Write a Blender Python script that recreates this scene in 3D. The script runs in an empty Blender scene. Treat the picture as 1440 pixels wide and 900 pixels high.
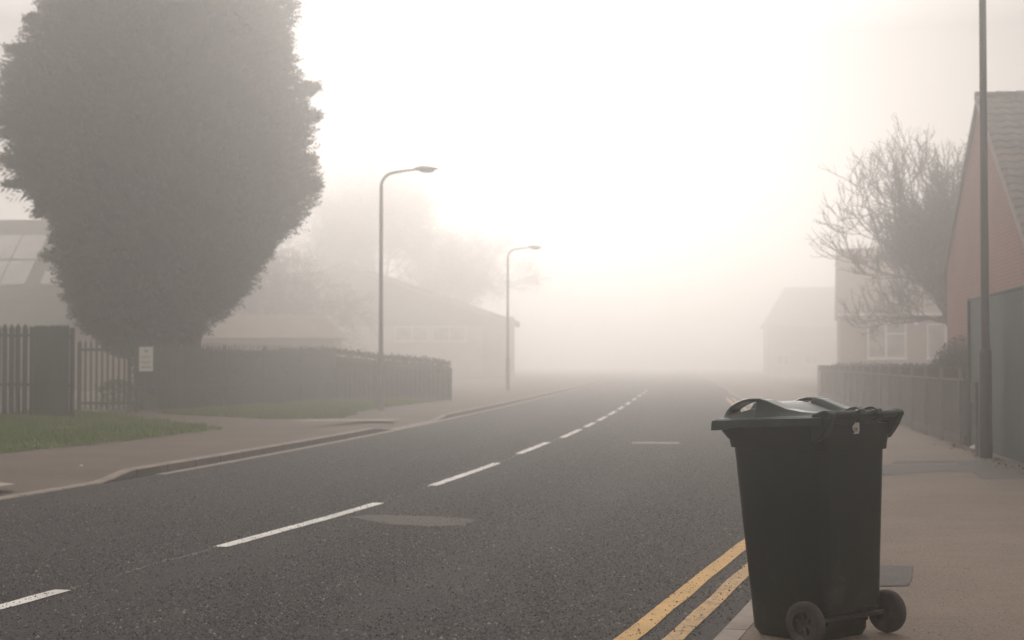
import bpy, math, random
import numpy as np
from mathutils import Vector, Matrix

R = math.radians
random.seed(11)
rng = np.random.default_rng(11)
scene = bpy.context.scene
col = scene.collection

# ------------------------------------------------------------------ helpers
def tag(o, label=None, cat=None, group=None, kind=None):
    if label: o['label'] = label
    if cat: o['category'] = cat
    if group: o['group'] = group
    if kind: o['kind'] = kind
    return o

def empty(name, loc=(0, 0, 0), rz=0.0):
    o = bpy.data.objects.new(name, None)
    o.empty_display_size = 0.2
    o.location = loc
    o.rotation_euler = (0, 0, rz)
    col.objects.link(o)
    return o

def copy_tree(o, parent=None):
    c = o.copy(); col.objects.link(c)
    c.parent = parent
    for ch in list(o.children):
        copy_tree(ch, c)
    return c

class MB:
    """collects shapes; build() links them as ONE mesh object"""
    def __init__(self):
        self.v = []; self.f = []; self.n = 0
    def add(self, verts, faces):
        b = self.n
        self.v.extend([tuple(map(float, p)) for p in verts])
        self.f.extend([tuple(int(i) + b for i in f) for f in faces])
        self.n += len(verts)
        return self
    def box(self, c, s, rz=0.0, taper=1.0):
        x, y, z = [k / 2 for k in s]
        P = [(-x, -y, -z), (x, -y, -z), (x, y, -z), (-x, y, -z),
             (-x * taper, -y * taper, z), (x * taper, -y * taper, z), (x * taper, y * taper, z), (-x * taper, y * taper, z)]
        ca, sa = math.cos(rz), math.sin(rz)
        P = [(c[0] + px * ca - py * sa, c[1] + px * sa + py * ca, c[2] + pz) for px, py, pz in P]
        return self.add(P, [(0, 3, 2, 1), (4, 5, 6, 7), (0, 1, 5, 4), (1, 2, 6, 5), (2, 3, 7, 6), (3, 0, 4, 7)])
    def tube(self, pts, radii, n=8, caps=True):
        pts = [Vector(p) for p in pts]
        if not hasattr(radii, '__len__'): radii = [radii] * len(pts)
        V = []; F = []
        t0 = (pts[1] - pts[0]).normalized()
        up = Vector((0, 0, 1)) if abs(t0.z) < 0.9 else Vector((1, 0, 0))
        u = t0.cross(up).normalized()
        for i, p in enumerate(pts):
            if i == 0: t = pts[1] - pts[0]
            elif i == len(pts) - 1: t = pts[-1] - pts[-2]
            else: t = pts[i + 1] - pts[i - 1]
            t.normalize()
            u = (u - t * u.dot(t))
            if u.length < 1e-6: u = t.orthogonal()
            u.normalize(); w = t.cross(u)
            for k in range(n):
                a = 2 * math.pi * k / n
                V.append(p + (u * math.cos(a) + w * math.sin(a)) * radii[i])
        for i in range(len(pts) - 1):
            for k in range(n):
                a = i * n + k; b = i * n + (k + 1) % n
                F.append((a, b, b + n, a + n))
        if caps:
            F.append(tuple(range(n - 1, -1, -1)))
            m = (len(pts) - 1) * n
            F.append(tuple(range(m, m + n)))
        return self.add(V, F)
    def loft(self, rings, caps=True):
        n = len(rings[0]); V = []; F = []
        for r in rings: V.extend(r)
        for i in range(len(rings) - 1):
            for k in range(n):
                a = i * n + k; b = i * n + (k + 1) % n
                F.append((a, b, b + n, a + n))
        if caps:
            F.append(tuple(range(n - 1, -1, -1)))
            m = (len(rings) - 1) * n
            F.append(tuple(range(m, m + n)))
        return self.add(V, F)
    def build(self, name, mat, parent=None, smooth=False, angle=None):
        me = bpy.data.meshes.new(name)
        me.from_pydata(self.v, [], self.f)
        me.update()
        o = bpy.data.objects.new(name, me)
        if mat: me.materials.append(mat)
        col.objects.link(o)
        if parent: o.parent = parent
        if smooth:
            me.polygons.foreach_set('use_smooth', [True] * len(me.polygons))
            if angle is not None:
                me.set_sharp_from_angle(angle=R(angle))
        return o

def tris(name, V, mat, parent=None, k=3):
    """V: array (n*k,3); faces of k consecutive vertices"""
    V = np.asarray(V, np.float32).reshape(-1, 3)
    n = len(V) // k
    me = bpy.data.meshes.new(name)
    me.vertices.add(n * k); me.vertices.foreach_set('co', V.ravel())
    me.loops.add(n * k); me.loops.foreach_set('vertex_index', np.arange(n * k, dtype=np.int32))
    me.polygons.add(n); me.polygons.foreach_set('loop_start', np.arange(0, n * k, k, dtype=np.int32))
    me.update(calc_edges=True); me.validate()
    me.materials.append(mat)
    o = bpy.data.objects.new(name, me); col.objects.link(o)
    if parent: o.parent = parent
    return o

def bevel(o, w=0.005, seg=2):
    m = o.modifiers.new('bevel', 'BEVEL'); m.width = w; m.segments = seg; m.limit_method = 'ANGLE'; m.angle_limit = R(35)
    return o

def set_uv(o, fn):
    me = o.data
    uv = me.uv_layers.new(name='UVMap')
    co = np.empty(len(me.vertices) * 3, np.float32); me.vertices.foreach_get('co', co); co = co.reshape(-1, 3)
    li = np.empty(len(me.loops), np.int32); me.loops.foreach_get('vertex_index', li)
    out = np.array([fn(*co[i]) for i in range(len(co))], np.float32)[li]
    uv.data.foreach_set('uv', out.ravel())
    return o

# ------------------------------------------------------------------ materials
class NT:
    def __init__(self, name):
        self.m = bpy.data.materials.new(name); self.m.use_nodes = True
        self.t = self.m.node_tree; self.t.nodes.clear()
        self.out = self.t.nodes.new('ShaderNodeOutputMaterial')
        self.b = self.t.nodes.new('ShaderNodeBsdfPrincipled')
        self.t.links.new(self.b.outputs[0], self.out.inputs['Surface'])
    def n(self, kind, **kw):
        x = self.t.nodes.new(kind)
        for k, v in kw.items():
            if k.startswith('i_'):
                x.inputs[k[2:].replace('_', ' ')].default_value = v
            else: setattr(x, k, v)
        return x
    def l(self, a, b): self.t.links.new(a, b)
    def coord(self, out='Object'):
        return self.n('ShaderNodeTexCoord').outputs[out]
    def noise(self, vec, scale, detail=4, rough=0.55, dist=0.0):
        x = self.n('ShaderNodeTexNoise'); x.inputs['Scale'].default_value = scale
        x.inputs['Detail'].default_value = detail; x.inputs['Roughness'].default_value = rough
        x.inputs['Distortion'].default_value = dist
        self.l(vec, x.inputs['Vector']); return x.outputs['Fac']
    def map(self, vec, scale=(1, 1, 1), loc=(0, 0, 0)):
        x = self.n('ShaderNodeMapping'); x.inputs['Scale'].default_value = scale; x.inputs['Location'].default_value = loc
        self.l(vec, x.inputs['Vector']); return x.outputs['Vector']
    def ramp(self, fac, a, b, ca=0.0, cb=1.0):
        x = self.n('ShaderNodeMapRange'); x.interpolation_type = 'SMOOTHSTEP'
        x.inputs['From Min'].default_value = a; x.inputs['From Max'].default_value = b
        x.inputs['To Min'].default_value = ca; x.inputs['To Max'].default_value = cb
        self.l(fac, x.inputs['Value']); return x.outputs['Result']
    def mix(self, fac, a, b, mode='MIX'):
        x = self.n('ShaderNodeMix', data_type='RGBA', blend_type=mode)
        if hasattr(fac, 'links'): self.l(fac, x.inputs[0])
        else: x.inputs[0].default_value = fac
        for i, c in ((6, a), (7, b)):
            if hasattr(c, 'links'): self.l(c, x.inputs[i])
            else: x.inputs[i].default_value = (*c, 1)
        return x.outputs[2]
    def math(self, op, a, b=None):
        x = self.n('ShaderNodeMath', operation=op)
        for i, c in ((0, a), (1, b)):
            if c is None: continue
            if hasattr(c, 'links'): self.l(c, x.inputs[i])
            else: x.inputs[i].default_value = c
        return x.outputs[0]
    def base(self, c):
        if hasattr(c, 'links'): self.l(c, self.b.inputs['Base Color'])
        else: self.b.inputs['Base Color'].default_value = (*c, 1)
    def rough(self, r):
        if hasattr(r, 'links'): self.l(r, self.b.inputs['Roughness'])
        else: self.b.inputs['Roughness'].default_value = r
    def bump(self, h, strength=0.3, dist=0.01):
        x = self.n('ShaderNodeBump'); x.inputs['Strength'].default_value = strength; x.inputs['Distance'].default_value = dist
        self.l(h, x.inputs['Height']); self.l(x.outputs[0], self.b.inputs['Normal'])

def m_noisy(name, c1, c2, scale=3.0, rough=0.8, bump=0.0, bscale=60, detail=5, metal=0.0, spec=None, dirt=None):
    t = NT(name); v = t.coord()
    c = t.mix(t.ramp(t.noise(v, scale, detail), 0.3, 0.7), c1, c2)
    if dirt:
        c = t.mix(t.ramp(t.noise(v, dirt[1], 6, 0.65), 0.52, 0.75), c, dirt[0])
    t.base(c); t.rough(rough); t.b.inputs['Metallic'].default_value = metal
    if spec is not None: t.b.inputs['Specular IOR Level'].default_value = spec
    if bump: t.bump(t.noise(v, bscale, 3), bump, 0.01)
    return t.m

def m_leaf(name, c1, c2, c3, rough=0.7, trans=0.15):
    t = NT(name)
    g = t.n('ShaderNodeNewGeometry')
    v = t.coord()
    c = t.mix(g.outputs['Random Per Island'], c1, c2)
    c = t.mix(t.ramp(t.noise(v, 0.9, 3), 0.42, 0.68), c, c3)
    t.base(c); t.rough(rough)
    t.b.inputs['Specular IOR Level'].default_value = 0.25
    return t.m

def m_asphalt(name, dark=(0.006, 0.005, 0.0047), light=(0.066, 0.056, 0.051)):
    t = NT(name); v = t.coord(); uv = t.coord('UV')
    n1 = t.noise(v, 30, 4, 0.75)
    n2 = t.noise(v, 85, 2, 0.6)
    c = t.mix(t.ramp(n1, 0.42, 0.60), dark, light)
    c = t.mix(t.ramp(n2, 0.60, 0.74, 0, 0.75), c, (0.19, 0.168, 0.152))
    c = t.mix(t.ramp(n2, 0.40, 0.27, 0, 0.85), c, (0.018, 0.017, 0.016))
    # sparse pale chippings
    vo = t.n('ShaderNodeTexVoronoi'); vo.inputs['Scale'].default_value = 26; t.l(v, vo.inputs['Vector'])
    wn = t.math('MULTIPLY', t.ramp(vo.outputs['Distance'], 0.16, 0.06), t.ramp(t.noise(v, 19, 1), 0.62, 0.66))
    c = t.mix(wn, c, (0.38, 0.34, 0.30))
    # broad wear, stretched along the carriageway (uv: across, along)
    w = t.noise(t.map(uv, (1.1, 0.09, 1)), 1.0, 5, 0.6)
    c = t.mix(t.ramp(w, 0.30, 0.72, 0.0, 0.4), c, (0.072, 0.064, 0.058))
    w2 = t.noise(t.map(uv, (0.35, 0.30, 1), (3, 8, 0)), 1.0, 6, 0.65)
    c = t.mix(t.ramp(w2, 0.55, 0.72, 0, 0.45), c, (0.024, 0.022, 0.021))
    # the joint between the two laid lanes, wandering beside the centre line
    sx = t.n('ShaderNodeSeparateXYZ'); t.l(uv, sx.inputs[0])
    wob = t.math('MULTIPLY', t.math('SUBTRACT', t.noise(t.map(uv, (0, 0.9, 0)), 1.0, 4), 0.5), 0.16)
    dj = t.math('ABSOLUTE', t.math('ADD', t.math('ADD', sx.outputs[0], 0.02), wob))
    j = t.math('MULTIPLY', t.ramp(dj, 0.028, 0.008), t.ramp(t.noise(t.map(uv, (0, 1.7, 0)), 1.0, 3), 0.35, 0.6))
    c = t.mix(j, c, (0.20, 0.18, 0.165))
    j2 = t.ramp(t.math('ABSOLUTE', t.math('SUBTRACT', dj, 0.035)), 0.02, 0.0, 0, 0.6)
    c = t.mix(j2, c, (0.02, 0.019, 0.018))
    t.base(c); t.rough(0.82)
    t.b.inputs['Specular IOR Level'].default_value = 0.35
    t.bump(t.math('ADD', n1, t.math('MULTIPLY', n2, 0.7)), 0.9, 0.014)
    return t.m

def m_pavement(name, c1, c2, c3):
    t = NT(name); v = t.coord()
    n1 = t.noise(v, 60, 4, 0.7)
    c = t.mix(t.ramp(t.noise(v, 0.8, 6, 0.62), 0.3, 0.7), c1, c2)
    c = t.mix(t.ramp(t.noise(v, 5.5, 6, 0.7), 0.52, 0.75, 0, 0.55), c, c3)
    c = t.mix(t.ramp(n1, 0.45, 0.70, 0, 0.55), c, (0.33, 0.262, 0.205))
    c = t.mix(t.ramp(n1, 0.46, 0.28, 0, 0.85), c, (0.055, 0.044, 0.036))
    # brush/roller marks across
    c = t.mix(t.ramp(t.noise(t.map(v, (1.2, 9, 1)), 1.0, 4), 0.5, 0.75, 0, 0.3), c, c3)
    t.base(c); t.rough(0.85); t.b.inputs['Specular IOR Level'].default_value = 0.3
    t.bump(n1, 0.4, 0.005)
    return t.m

def m_paint(name, paint, under, wear=0.5, scale=16):
    t = NT(name); v = t.coord()
    f = t.noise(v, scale, 7, 0.72)
    f2 = t.noise(v, 120, 2, 0.6)
    f = t.math('ADD', t.math('MULTIPLY', f, 0.72), t.math('MULTIPLY', f2, 0.28))
    c2 = tuple(k * 0.78 for k in paint)
    c = t.mix(t.ramp(t.noise(v, 3.0, 5), 0.35, 0.65), paint, c2)
    c = t.mix(t.ramp(f, wear, wear + 0.09), c, under)
    t.base(c); t.rough(0.7)
    t.bump(f2, 0.25, 0.004)
    return t.m

def m_brick(name, a, b, mortar, scale=1.0):
    t = NT(name); uv = t.coord('UV')
    x = t.n('ShaderNodeTexBrick'); t.l(uv, x.inputs['Vector'])
    x.inputs['Scale'].default_value = scale
    x.inputs['Brick Width'].default_value = 0.225; x.inputs['Row Height'].default_value = 0.075
    x.inputs['Mortar Size'].default_value = 0.010; x.inputs['Mortar Smooth'].default_value = 0.2
    x.inputs['Color1'].default_value = (*a, 1); x.inputs['Color2'].default_value = (*b, 1); x.inputs['Mortar'].default_value = (*mortar, 1)
    c = t.mix(t.ramp(t.noise(uv, 0.9, 6, 0.65), 0.4, 0.75, 0, 0.5), x.outputs['Color'], tuple(k * 0.6 for k in a))
    c = t.mix(t.ramp(t.noise(uv, 24, 3), 0.35, 0.7, 0, 0.35), c, tuple(min(1, k * 1.25) for k in b))
    t.base(c); t.rough(0.9)
    t.bump(x.outputs['Fac'], -0.4, 0.006)
    return t.m

M = {}
M['asphalt'] = m_asphalt('asphalt')
M['patch'] = m_noisy('patch_asphalt', (0.075, 0.062, 0.05), (0.12, 0.10, 0.082), 60, 0.85, 0.4, 140)
M['patch_dark'] = m_noisy('dark_patch_asphalt', (0.072, 0.064, 0.059), (0.105, 0.093, 0.085), 50, 0.85, 0.4, 140, dirt=((0.13, 0.112, 0.098), 2.5))
M['pave_r'] = m_pavement('footway_tarmac', (0.15, 0.112, 0.083), (0.20, 0.15, 0.112), (0.112, 0.082, 0.062))
M['pave_l'] = m_pavement('footway_tarmac_dull', (0.10, 0.076, 0.06), (0.14, 0.107, 0.083), (0.072, 0.054, 0.043))
M['kerb'] = m_noisy('kerb_concrete', (0.24, 0.20, 0.165), (0.36, 0.30, 0.25), 4, 0.85, 0.3, 120, dirt=((0.13, 0.105, 0.088), 2.2))
M['kerb_face'] = m_noisy('damp_shaded_kerb', (0.10, 0.086, 0.075), (0.15, 0.125, 0.107), 6, 0.8, 0.3, 120)  # dirty face colour with its lesser light mixed in
M['channel'] = m_noisy('channel_concrete', (0.33, 0.28, 0.235), (0.42, 0.36, 0.305), 5, 0.85, 0.2, 120, dirt=((0.16, 0.135, 0.115), 3))
M['white'] = m_paint('white_road_paint', (0.83, 0.80, 0.74), (0.10, 0.092, 0.085), 0.60, 18)
M['yellow'] = m_paint('yellow_road_paint', (0.62, 0.35, 0.075), (0.16, 0.11, 0.07), 0.55, 20)
M['yellow_worn'] = m_paint('worn_yellow_road_paint', (0.54, 0.315, 0.09), (0.14, 0.105, 0.075), 0.50, 20)
M['soil'] = m_noisy('soil', (0.06, 0.05, 0.038), (0.10, 0.085, 0.06), 2, 0.95, 0.5, 20)
M['grass_ground'] = m_noisy('grass_ground', (0.075, 0.11, 0.025), (0.11, 0.14, 0.04), 3, 0.95, 0.5, 40)
M['grass'] = m_leaf('grass_blades', (0.10, 0.165, 0.022), (0.155, 0.225, 0.045), (0.185, 0.20, 0.065))
M['conifer'] = m_leaf('conifer_sprays', (0.036, 0.040, 0.018), (0.062, 0.060, 0.028), (0.075, 0.06, 0.032))
M['hedge'] = m_leaf('hedge_leaves', (0.035, 0.045, 0.022), (0.06, 0.068, 0.032), (0.07, 0.062, 0.038))
M['pale_hedge'] = m_leaf('fog_pale_hedge', (0.11, 0.10, 0.08), (0.15, 0.135, 0.11), (0.13, 0.115, 0.095))  # distant hedge colour lightened to imitate fog
M['brownhedge'] = m_leaf('winter_hedge', (0.05, 0.037, 0.03), (0.085, 0.062, 0.05), (0.062, 0.05, 0.04))
M['bark'] = m_noisy('bark', (0.055, 0.045, 0.036), (0.10, 0.082, 0.066), 6, 0.95, 0.6, 30)
M['twig'] = m_noisy('twigs', (0.055, 0.042, 0.034), (0.085, 0.066, 0.052), 4, 0.95)
M['palisade'] = m_noisy('green_palisade', (0.028, 0.042, 0.038), (0.042, 0.058, 0.052), 2, 0.6, dirt=((0.07, 0.062, 0.05), 3))
M['palisade_grey'] = m_noisy('dull_palisade', (0.055, 0.068, 0.058), (0.08, 0.092, 0.078), 2, 0.65, dirt=((0.10, 0.09, 0.07), 3))
M['rail_green'] = m_noisy('railing_paint', (0.08, 0.078, 0.065), (0.11, 0.105, 0.088), 2, 0.6)
M['lamp'] = m_noisy('lamp_column_paint', (0.014, 0.009, 0.0075), (0.024, 0.016, 0.013), 3, 0.5, 0.1, 60, dirt=((0.05, 0.036, 0.029), 5))
M['lamp_hazed'] = m_noisy('lamp_column_haze_grey', (0.19, 0.17, 0.15), (0.24, 0.215, 0.19), 3, 0.55)  # left lamps: fog's grey put into the column colour
M['glass_bowl'] = m_noisy('lamp_bowl', (0.42, 0.39, 0.35), (0.5, 0.47, 0.42), 5, 0.25)
M['steel_green'] = m_noisy('green_steel_sheet', (0.004, 0.024, 0.015), (0.007, 0.034, 0.022), 1.2, 0.6, dirt=((0.02, 0.032, 0.024), 2.5))
M['steel_edge'] = m_noisy('galvanised_edge', (0.30, 0.31, 0.29), (0.4, 0.4, 0.37), 5, 0.5)
M['board'] = m_noisy('dark_stained_board', (0.036, 0.027, 0.026), (0.055, 0.043, 0.04), 3, 0.8, 0.2, 40)
M['board_post'] = m_noisy('post_paint', (0.13, 0.115, 0.108), (0.165, 0.145, 0.135), 3, 0.7)
M['brick'] = m_brick('red_brick', (0.21, 0.038, 0.017), (0.28, 0.064, 0.030), (0.26, 0.20, 0.155))
M['brick_far'] = m_brick('brown_brick', (0.26, 0.16, 0.115), (0.33, 0.21, 0.155), (0.30, 0.25, 0.21))
M['tile'] = m_noisy('roof_tile', (0.075, 0.06, 0.05), (0.125, 0.098, 0.082), 4, 0.85, 0.3, 40, dirt=((0.15, 0.125, 0.1), 3))
M['roof_pale'] = m_noisy('fog_faded_roof', (0.24, 0.215, 0.19), (0.31, 0.28, 0.25), 1.5, 0.85)  # distant roof: fog fade put into the base colour
M['brick_pale'] = m_brick('fog_pale_buff_brick', (0.36, 0.26, 0.205), (0.44, 0.33, 0.26), (0.42, 0.36, 0.31))  # brick lightened so that it sinks into the fog
M['roof_fogged'] = m_noisy('fogged_roof', (0.36, 0.33, 0.295), (0.44, 0.40, 0.36), 1.5, 0.85)  # farthest roof, paled further to stand in for thick fog
M['roof_mid'] = m_noisy('fog_faded_brown_roof', (0.19, 0.15, 0.125), (0.25, 0.20, 0.168), 1.5, 0.85)  # brown roof colour lifted to add to the haze over it
M['roof_grey'] = m_noisy('slate_roof', (0.12, 0.11, 0.098), (0.17, 0.155, 0.138), 1.5, 0.85)
M['roof_brown'] = m_noisy('brown_roof', (0.13, 0.10, 0.085), (0.18, 0.14, 0.115), 1.5, 0.85)
M['barge'] = m_noisy('dark_barge_board', (0.03, 0.026, 0.023), (0.05, 0.043, 0.038), 4, 0.7)
M['mortar'] = m_noisy('mortar', (0.24, 0.21, 0.18), (0.33, 0.29, 0.25), 10, 0.9)
M['render_wall'] = m_noisy('fog_pale_render', (0.42, 0.37, 0.31), (0.52, 0.46, 0.39), 1, 0.9)  # far walls: pale colour carries part of the fog fade
M['upvc'] = m_noisy('white_window_frame', (0.74, 0.72, 0.68), (0.8, 0.78, 0.74), 4, 0.4)
def m_glass():
    t = NT('window_glass'); v = t.coord()
    c = t.mix(t.ramp(t.noise(v, 1.2, 3), 0.4, 0.65), (0.22, 0.205, 0.185), (0.42, 0.395, 0.36))  # panes coloured pale: sky reflection painted into the glass
    t.base(c); t.rough(0.08); return t.m
M['glass'] = m_glass()
M['skylight'] = m_noisy('skylight_sheet', (0.40, 0.385, 0.35), (0.5, 0.48, 0.44), 1.5, 0.35)
M['sign_white'] = m_noisy('sign_white', (0.80, 0.77, 0.70), (0.72, 0.69, 0.62), 6, 0.5)
M['sign_print'] = m_noisy('sign_print', (0.42, 0.38, 0.34), (0.5, 0.46, 0.41), 8, 0.6)
M['paper'] = m_noisy('paper', (0.75, 0.73, 0.7), (0.82, 0.8, 0.77), 8, 0.7)
M['ink'] = m_noisy('ink', (0.012, 0.012, 0.013), (0.02, 0.02, 0.02), 8, 0.6)
M['grit'] = m_leaf('gutter_grit', (0.03, 0.026, 0.022), (0.075, 0.06, 0.05), (0.05, 0.036, 0.026))
M['deadleaf'] = m_leaf('fallen_leaves', (0.10, 0.06, 0.035), (0.17, 0.105, 0.06), (0.09, 0.06, 0.04))

def m_bin():
    t = NT('bin_plastic'); v = t.coord()
    c = t.mix(t.ramp(t.noise(v, 2.2, 5), 0.3, 0.7), (0.0022, 0.0090, 0.0048), (0.0042, 0.0130, 0.0074))
    sx = t.n('ShaderNodeSeparateXYZ'); t.l(v, sx.inputs[0])
    low = t.ramp(sx.outputs[2], 0.50, 0.08)            # scuffs and splashed mud gather at the foot
    sm = t.ramp(t.noise(v, 6.5, 7, 0.72, 0.6), 0.50, 0.72)
    c = t.mix(t.math('MULTIPLY', t.math('MULTIPLY', low, sm), 0.9), c, (0.085, 0.066, 0.047))
    st = t.ramp(t.noise(t.map(v, (22, 22, 1.4)), 1.0, 4, 0.6), 0.60, 0.78)   # runs of dried dirt
    c = t.mix(t.math('MULTIPLY', st, 0.4), c, (0.042, 0.043, 0.032))
    sp = t.ramp(t.noise(v, 90, 2), 0.76, 0.80)
    c = t.mix(t.math('MULTIPLY', sp, 0.35), c, (0.09, 0.08, 0.065))
    t.base(c)
    t.rough(t.ramp(t.noise(v, 9, 5), 0.3, 0.75, 0.30, 0.52))
    t.b.inputs['Specular IOR Level'].default_value = 0.42
    t.bump(t.math('ADD', t.math('MULTIPLY', t.noise(v, 420, 2), 0.06), t.noise(v, 5, 3)), 0.12, 0.012)
    return t.m
M['bin'] = m_bin()
M['bin_lid'] = m_noisy('faded_sheen_lid_plastic', (0.011, 0.024, 0.016), (0.019, 0.034, 0.024), 3, 0.32, 0.05, 40, dirt=((0.05, 0.052, 0.04), 9))  # lighter than the body: fading, plus sky sheen put into the colour
M['rubber'] = m_noisy('tyre_rubber', (0.034, 0.027, 0.023), (0.062, 0.048, 0.040), 9, 0.8, 0.2, 90, dirt=((0.10, 0.076, 0.06), 8))
M['hub'] = m_noisy('hub_plastic', (0.03, 0.026, 0.022), (0.06, 0.05, 0.042), 14, 0.65, dirt=((0.11, 0.09, 0.072), 10))
M['axle'] = m_noisy('axle_steel', (0.10, 0.08, 0.065), (0.16, 0.13, 0.105), 20, 0.55, metal=0.6)

# ------------------------------------------------------------------ the road's line
def xc(Z):
    t = min(1, max(0, (15.5 - Z) / 5.5)); t = t * t * (3 - 2 * t)
    return -1.582 + 0.105 * Z - 0.155 * 14 * math.exp(-(max(Z, -6) - 7) / 14) - 0.12 * t
def dR(Z):
    t = min(1, max(0, (Z - 13) / 30)); t = t * t * (3 - 2 * t)
    return 3.80 + 0.048 * (min(Z, 12.7) - 7.5) - 0.30 * t
def slope(Z):
    return 0.105 + 0.155 * math.exp(-(max(Z, -6) - 7) / 14)
def P(Z, d, z=0.0):
    s = slope(Z); k = 1 / math.hypot(1, s)
    return (xc(Z) + d * k, Z - d * s * k, z)
def strip(name, mat, Zs, d0, d1, z0, z1=None, parent=None, nd=1, uv=True):
    """ribbon along the road; d0,d1,z0,z1 numbers or functions of Z"""
    f = lambda q: q if callable(q) else (lambda Z: q)
    d0, d1, z0 = f(d0), f(d1), f(z0); z1 = f(z1) if z1 is not None else z0
    V = []; F = []; U = []
    for Z in Zs:
        for i in range(nd + 1):
            a = i / nd
            d = d0(Z) * (1 - a) + d1(Z) * a
            V.append(P(Z, d, z0(Z) * (1 - a) + z1(Z) * a)); U.append((d, Z))
    n = nd + 1
    for k in range(len(Zs) - 1):
        for i in range(nd):
            a = k * n + i
            F.append((a, a + 1, a + 1 + n, a + n))
    o = MB().add(V, F).build(name, mat, parent)
    if uv:
        me = o.data; L = me.uv_layers.new(name='UVMap')
        li = np.empty(len(me.loops), np.int32); me.loops.foreach_get('vertex_index', li)
        L.data.foreach_set('uv', np.array(U, np.float32)[li].ravel())
    return o
ZS = list(np.arange(-6, 60, 1.0)) + list(np.arange(60, 380, 5.0))

def S(o): return tag(o, kind='structure')

# ground sheet
g = MB(); g.add([(-135, -14, -0.03), (185, -14, -0.03), (185, 415, -0.03), (-135, 415, -0.03)], [(0, 1, 2, 3)])
S(g.build('ground', M['soil']))
S(strip('road', M['asphalt'], ZS, -3.60, lambda Z: dR(Z), 0.0, nd=8))

# right kerb and footway
HR = 0.05
def kerb(name, Zs, dface, dback, h, mat_top, mat_face, sgn):
    root = None
    V = []; F = []
    # one swept kerb with a rounded nose
    F_ = dface if callable(dface) else (lambda Z: dface); B_ = dback if callable(dback) else (lambda Z: dback)
    prof = lambda Z: [(F_(Z), -0.02), (F_(Z), max(h(Z) - 0.015, 0.004)), (F_(Z) + sgn * 0.018, h(Z)), (B_(Z), h(Z)), (B_(Z), -0.02)]
    n = 5
    js = list(np.arange(0.3, 46, 0.915))
    base_z = [Z for Z in Zs if all(abs(Z - j) > 0.03 for j in js)]
    allz = sorted([(Z, 0.0) for Z in base_z] + [(j + o, dz) for j in js for o, dz in ((-.009, 0.0), (-.004, .008), (.004, .008), (.009, 0.0))])
    Zs = [a for a, _ in allz]
    for Z, g in allz:
        for i, (d, z) in enumerate(prof(Z)): V.append(P(Z, d + (sgn * g if i in (0, 1) else 0), z - (g if i in (2, 3) else 0)))
    for k in range(len(Zs) - 1):
        for i in range(n - 1):
            a = k * n + i
            q = (a, a + 1, a + 1 + n, a + n)
            F.append(q if sgn < 0 else q[::-1])
    return MB().add(V, F)
S(kerb('kerb', ZS, dR, lambda Z: dR(Z) + .125, lambda Z: HR, None, None, 1).build('right_kerb', M['kerb']))
FENCE = lambda Z: 3.685 + 0.1285 * Z if Z < 62 else 3.685 + 0.1285 * 62 + 0.105 * (Z - 62)
V = []; F = []
for Z in ZS:
    a = P(Z, dR(Z) + .125, HR - 0.003)
    b = (FENCE(Z) + 0.5, Z, HR - 0.003)
    for i in range(9):
        k = i / 8
        V.append((a[0] * (1 - k) + b[0] * k, a[1] * (1 - k) + b[1] * k, HR - 0.003))
for k in range(len(ZS) - 1):
    for i in range(8):
        q = k * 9 + i; F.append((q, q + 1, q + 10, q + 9))
S(MB().add(V, F).build('right_pavement', M['pave_r']))
V = []; F = []
for Z in ZS:
    V += [(FENCE(Z) + 0.5, Z, HR - 0.012), (FENCE(Z) + 90, Z, HR - 0.012)]
for k in range(len(ZS) - 1):
    q = 2 * k; F.append((q, q + 1, q + 3, q + 2))
S(MB().add(V, F).build('garden_ground', M['soil']))

# left kerb: dropped at two driveways
def sm(a, b, x):
    t = min(1, max(0, (x - a) / (b - a))); return t * t * (3 - 2 * t)
def HL(Z):
    h = 0.02 + 0.085 * sm(16.7, 17.7, Z)
    h -= 0.085 * sm(29.0, 31.0, Z)
    h += 0.085 * sm(35.5, 37.5, Z)
    return h
ZL = sorted(set(ZS + list(np.arange(15, 40, 0.25))))
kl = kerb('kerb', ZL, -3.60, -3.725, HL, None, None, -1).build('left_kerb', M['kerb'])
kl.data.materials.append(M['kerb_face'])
for p in kl.data.polygons:                       # face coloured darker: damp dirt plus its weaker light painted in
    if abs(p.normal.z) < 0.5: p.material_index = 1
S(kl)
S(strip('left_channel', M['channel'], list(np.arange(18.2, 110, 0.8)), -3.60, -3.47, 0.004))
def dL(Z): return -6.5 + 0.6 * sm(30, 37, Z)
S(strip('left_pavement', M['pave_l'], ZL, -3.725, -5.2, lambda Z: HL(Z) - 0.003, 0.098, nd=4))
S(strip('left_pavement', M['pave_l'], ZL, -5.2, -7.4, 0.098, nd=3))
V = []; F = []
for Z in ZS:
    p = P(Z, -7.4); V += [(p[0], p[1], 0.094), (p[0] - 110, p[1], 0.094)]
for k in range(len(ZS) - 1):
    q = 2 * k; F.append((q, q + 2, q + 3, q + 1))
S(MB().add(V, F).build('yard_ground', M['pave_l']))
# lighter worn strip and earth edge at the dropped kerb
def poly(name, pts, z, mat, sub=0):
    o = MB().add([(x, y, z) for x, y in pts], [tuple(range(len(pts)))]).build(name, mat)
    return o
S(poly('footway_patch', [(-6.9, 14.4), (-5.1, 15.2), (-4.95, 16.0), (-6.0, 16.9), (-7.8, 16.3)], 0.103, M['channel']))
S(poly('driveway', [(-4.05, 29.6), (-5.15, 28.6), (-8.75, 35.0), (-8.25, 37.3), (-5.2, 34.2), (-3.55, 34.8), (-2.55, 34.4)], 0.102, M['pave_l']))
S(poly('driveway_edging', [(-4.6, 33.1), (-2.55, 33.3), (-2.35, 34.3), (-4.3, 34.1)], 0.106, M['channel']))

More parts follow.
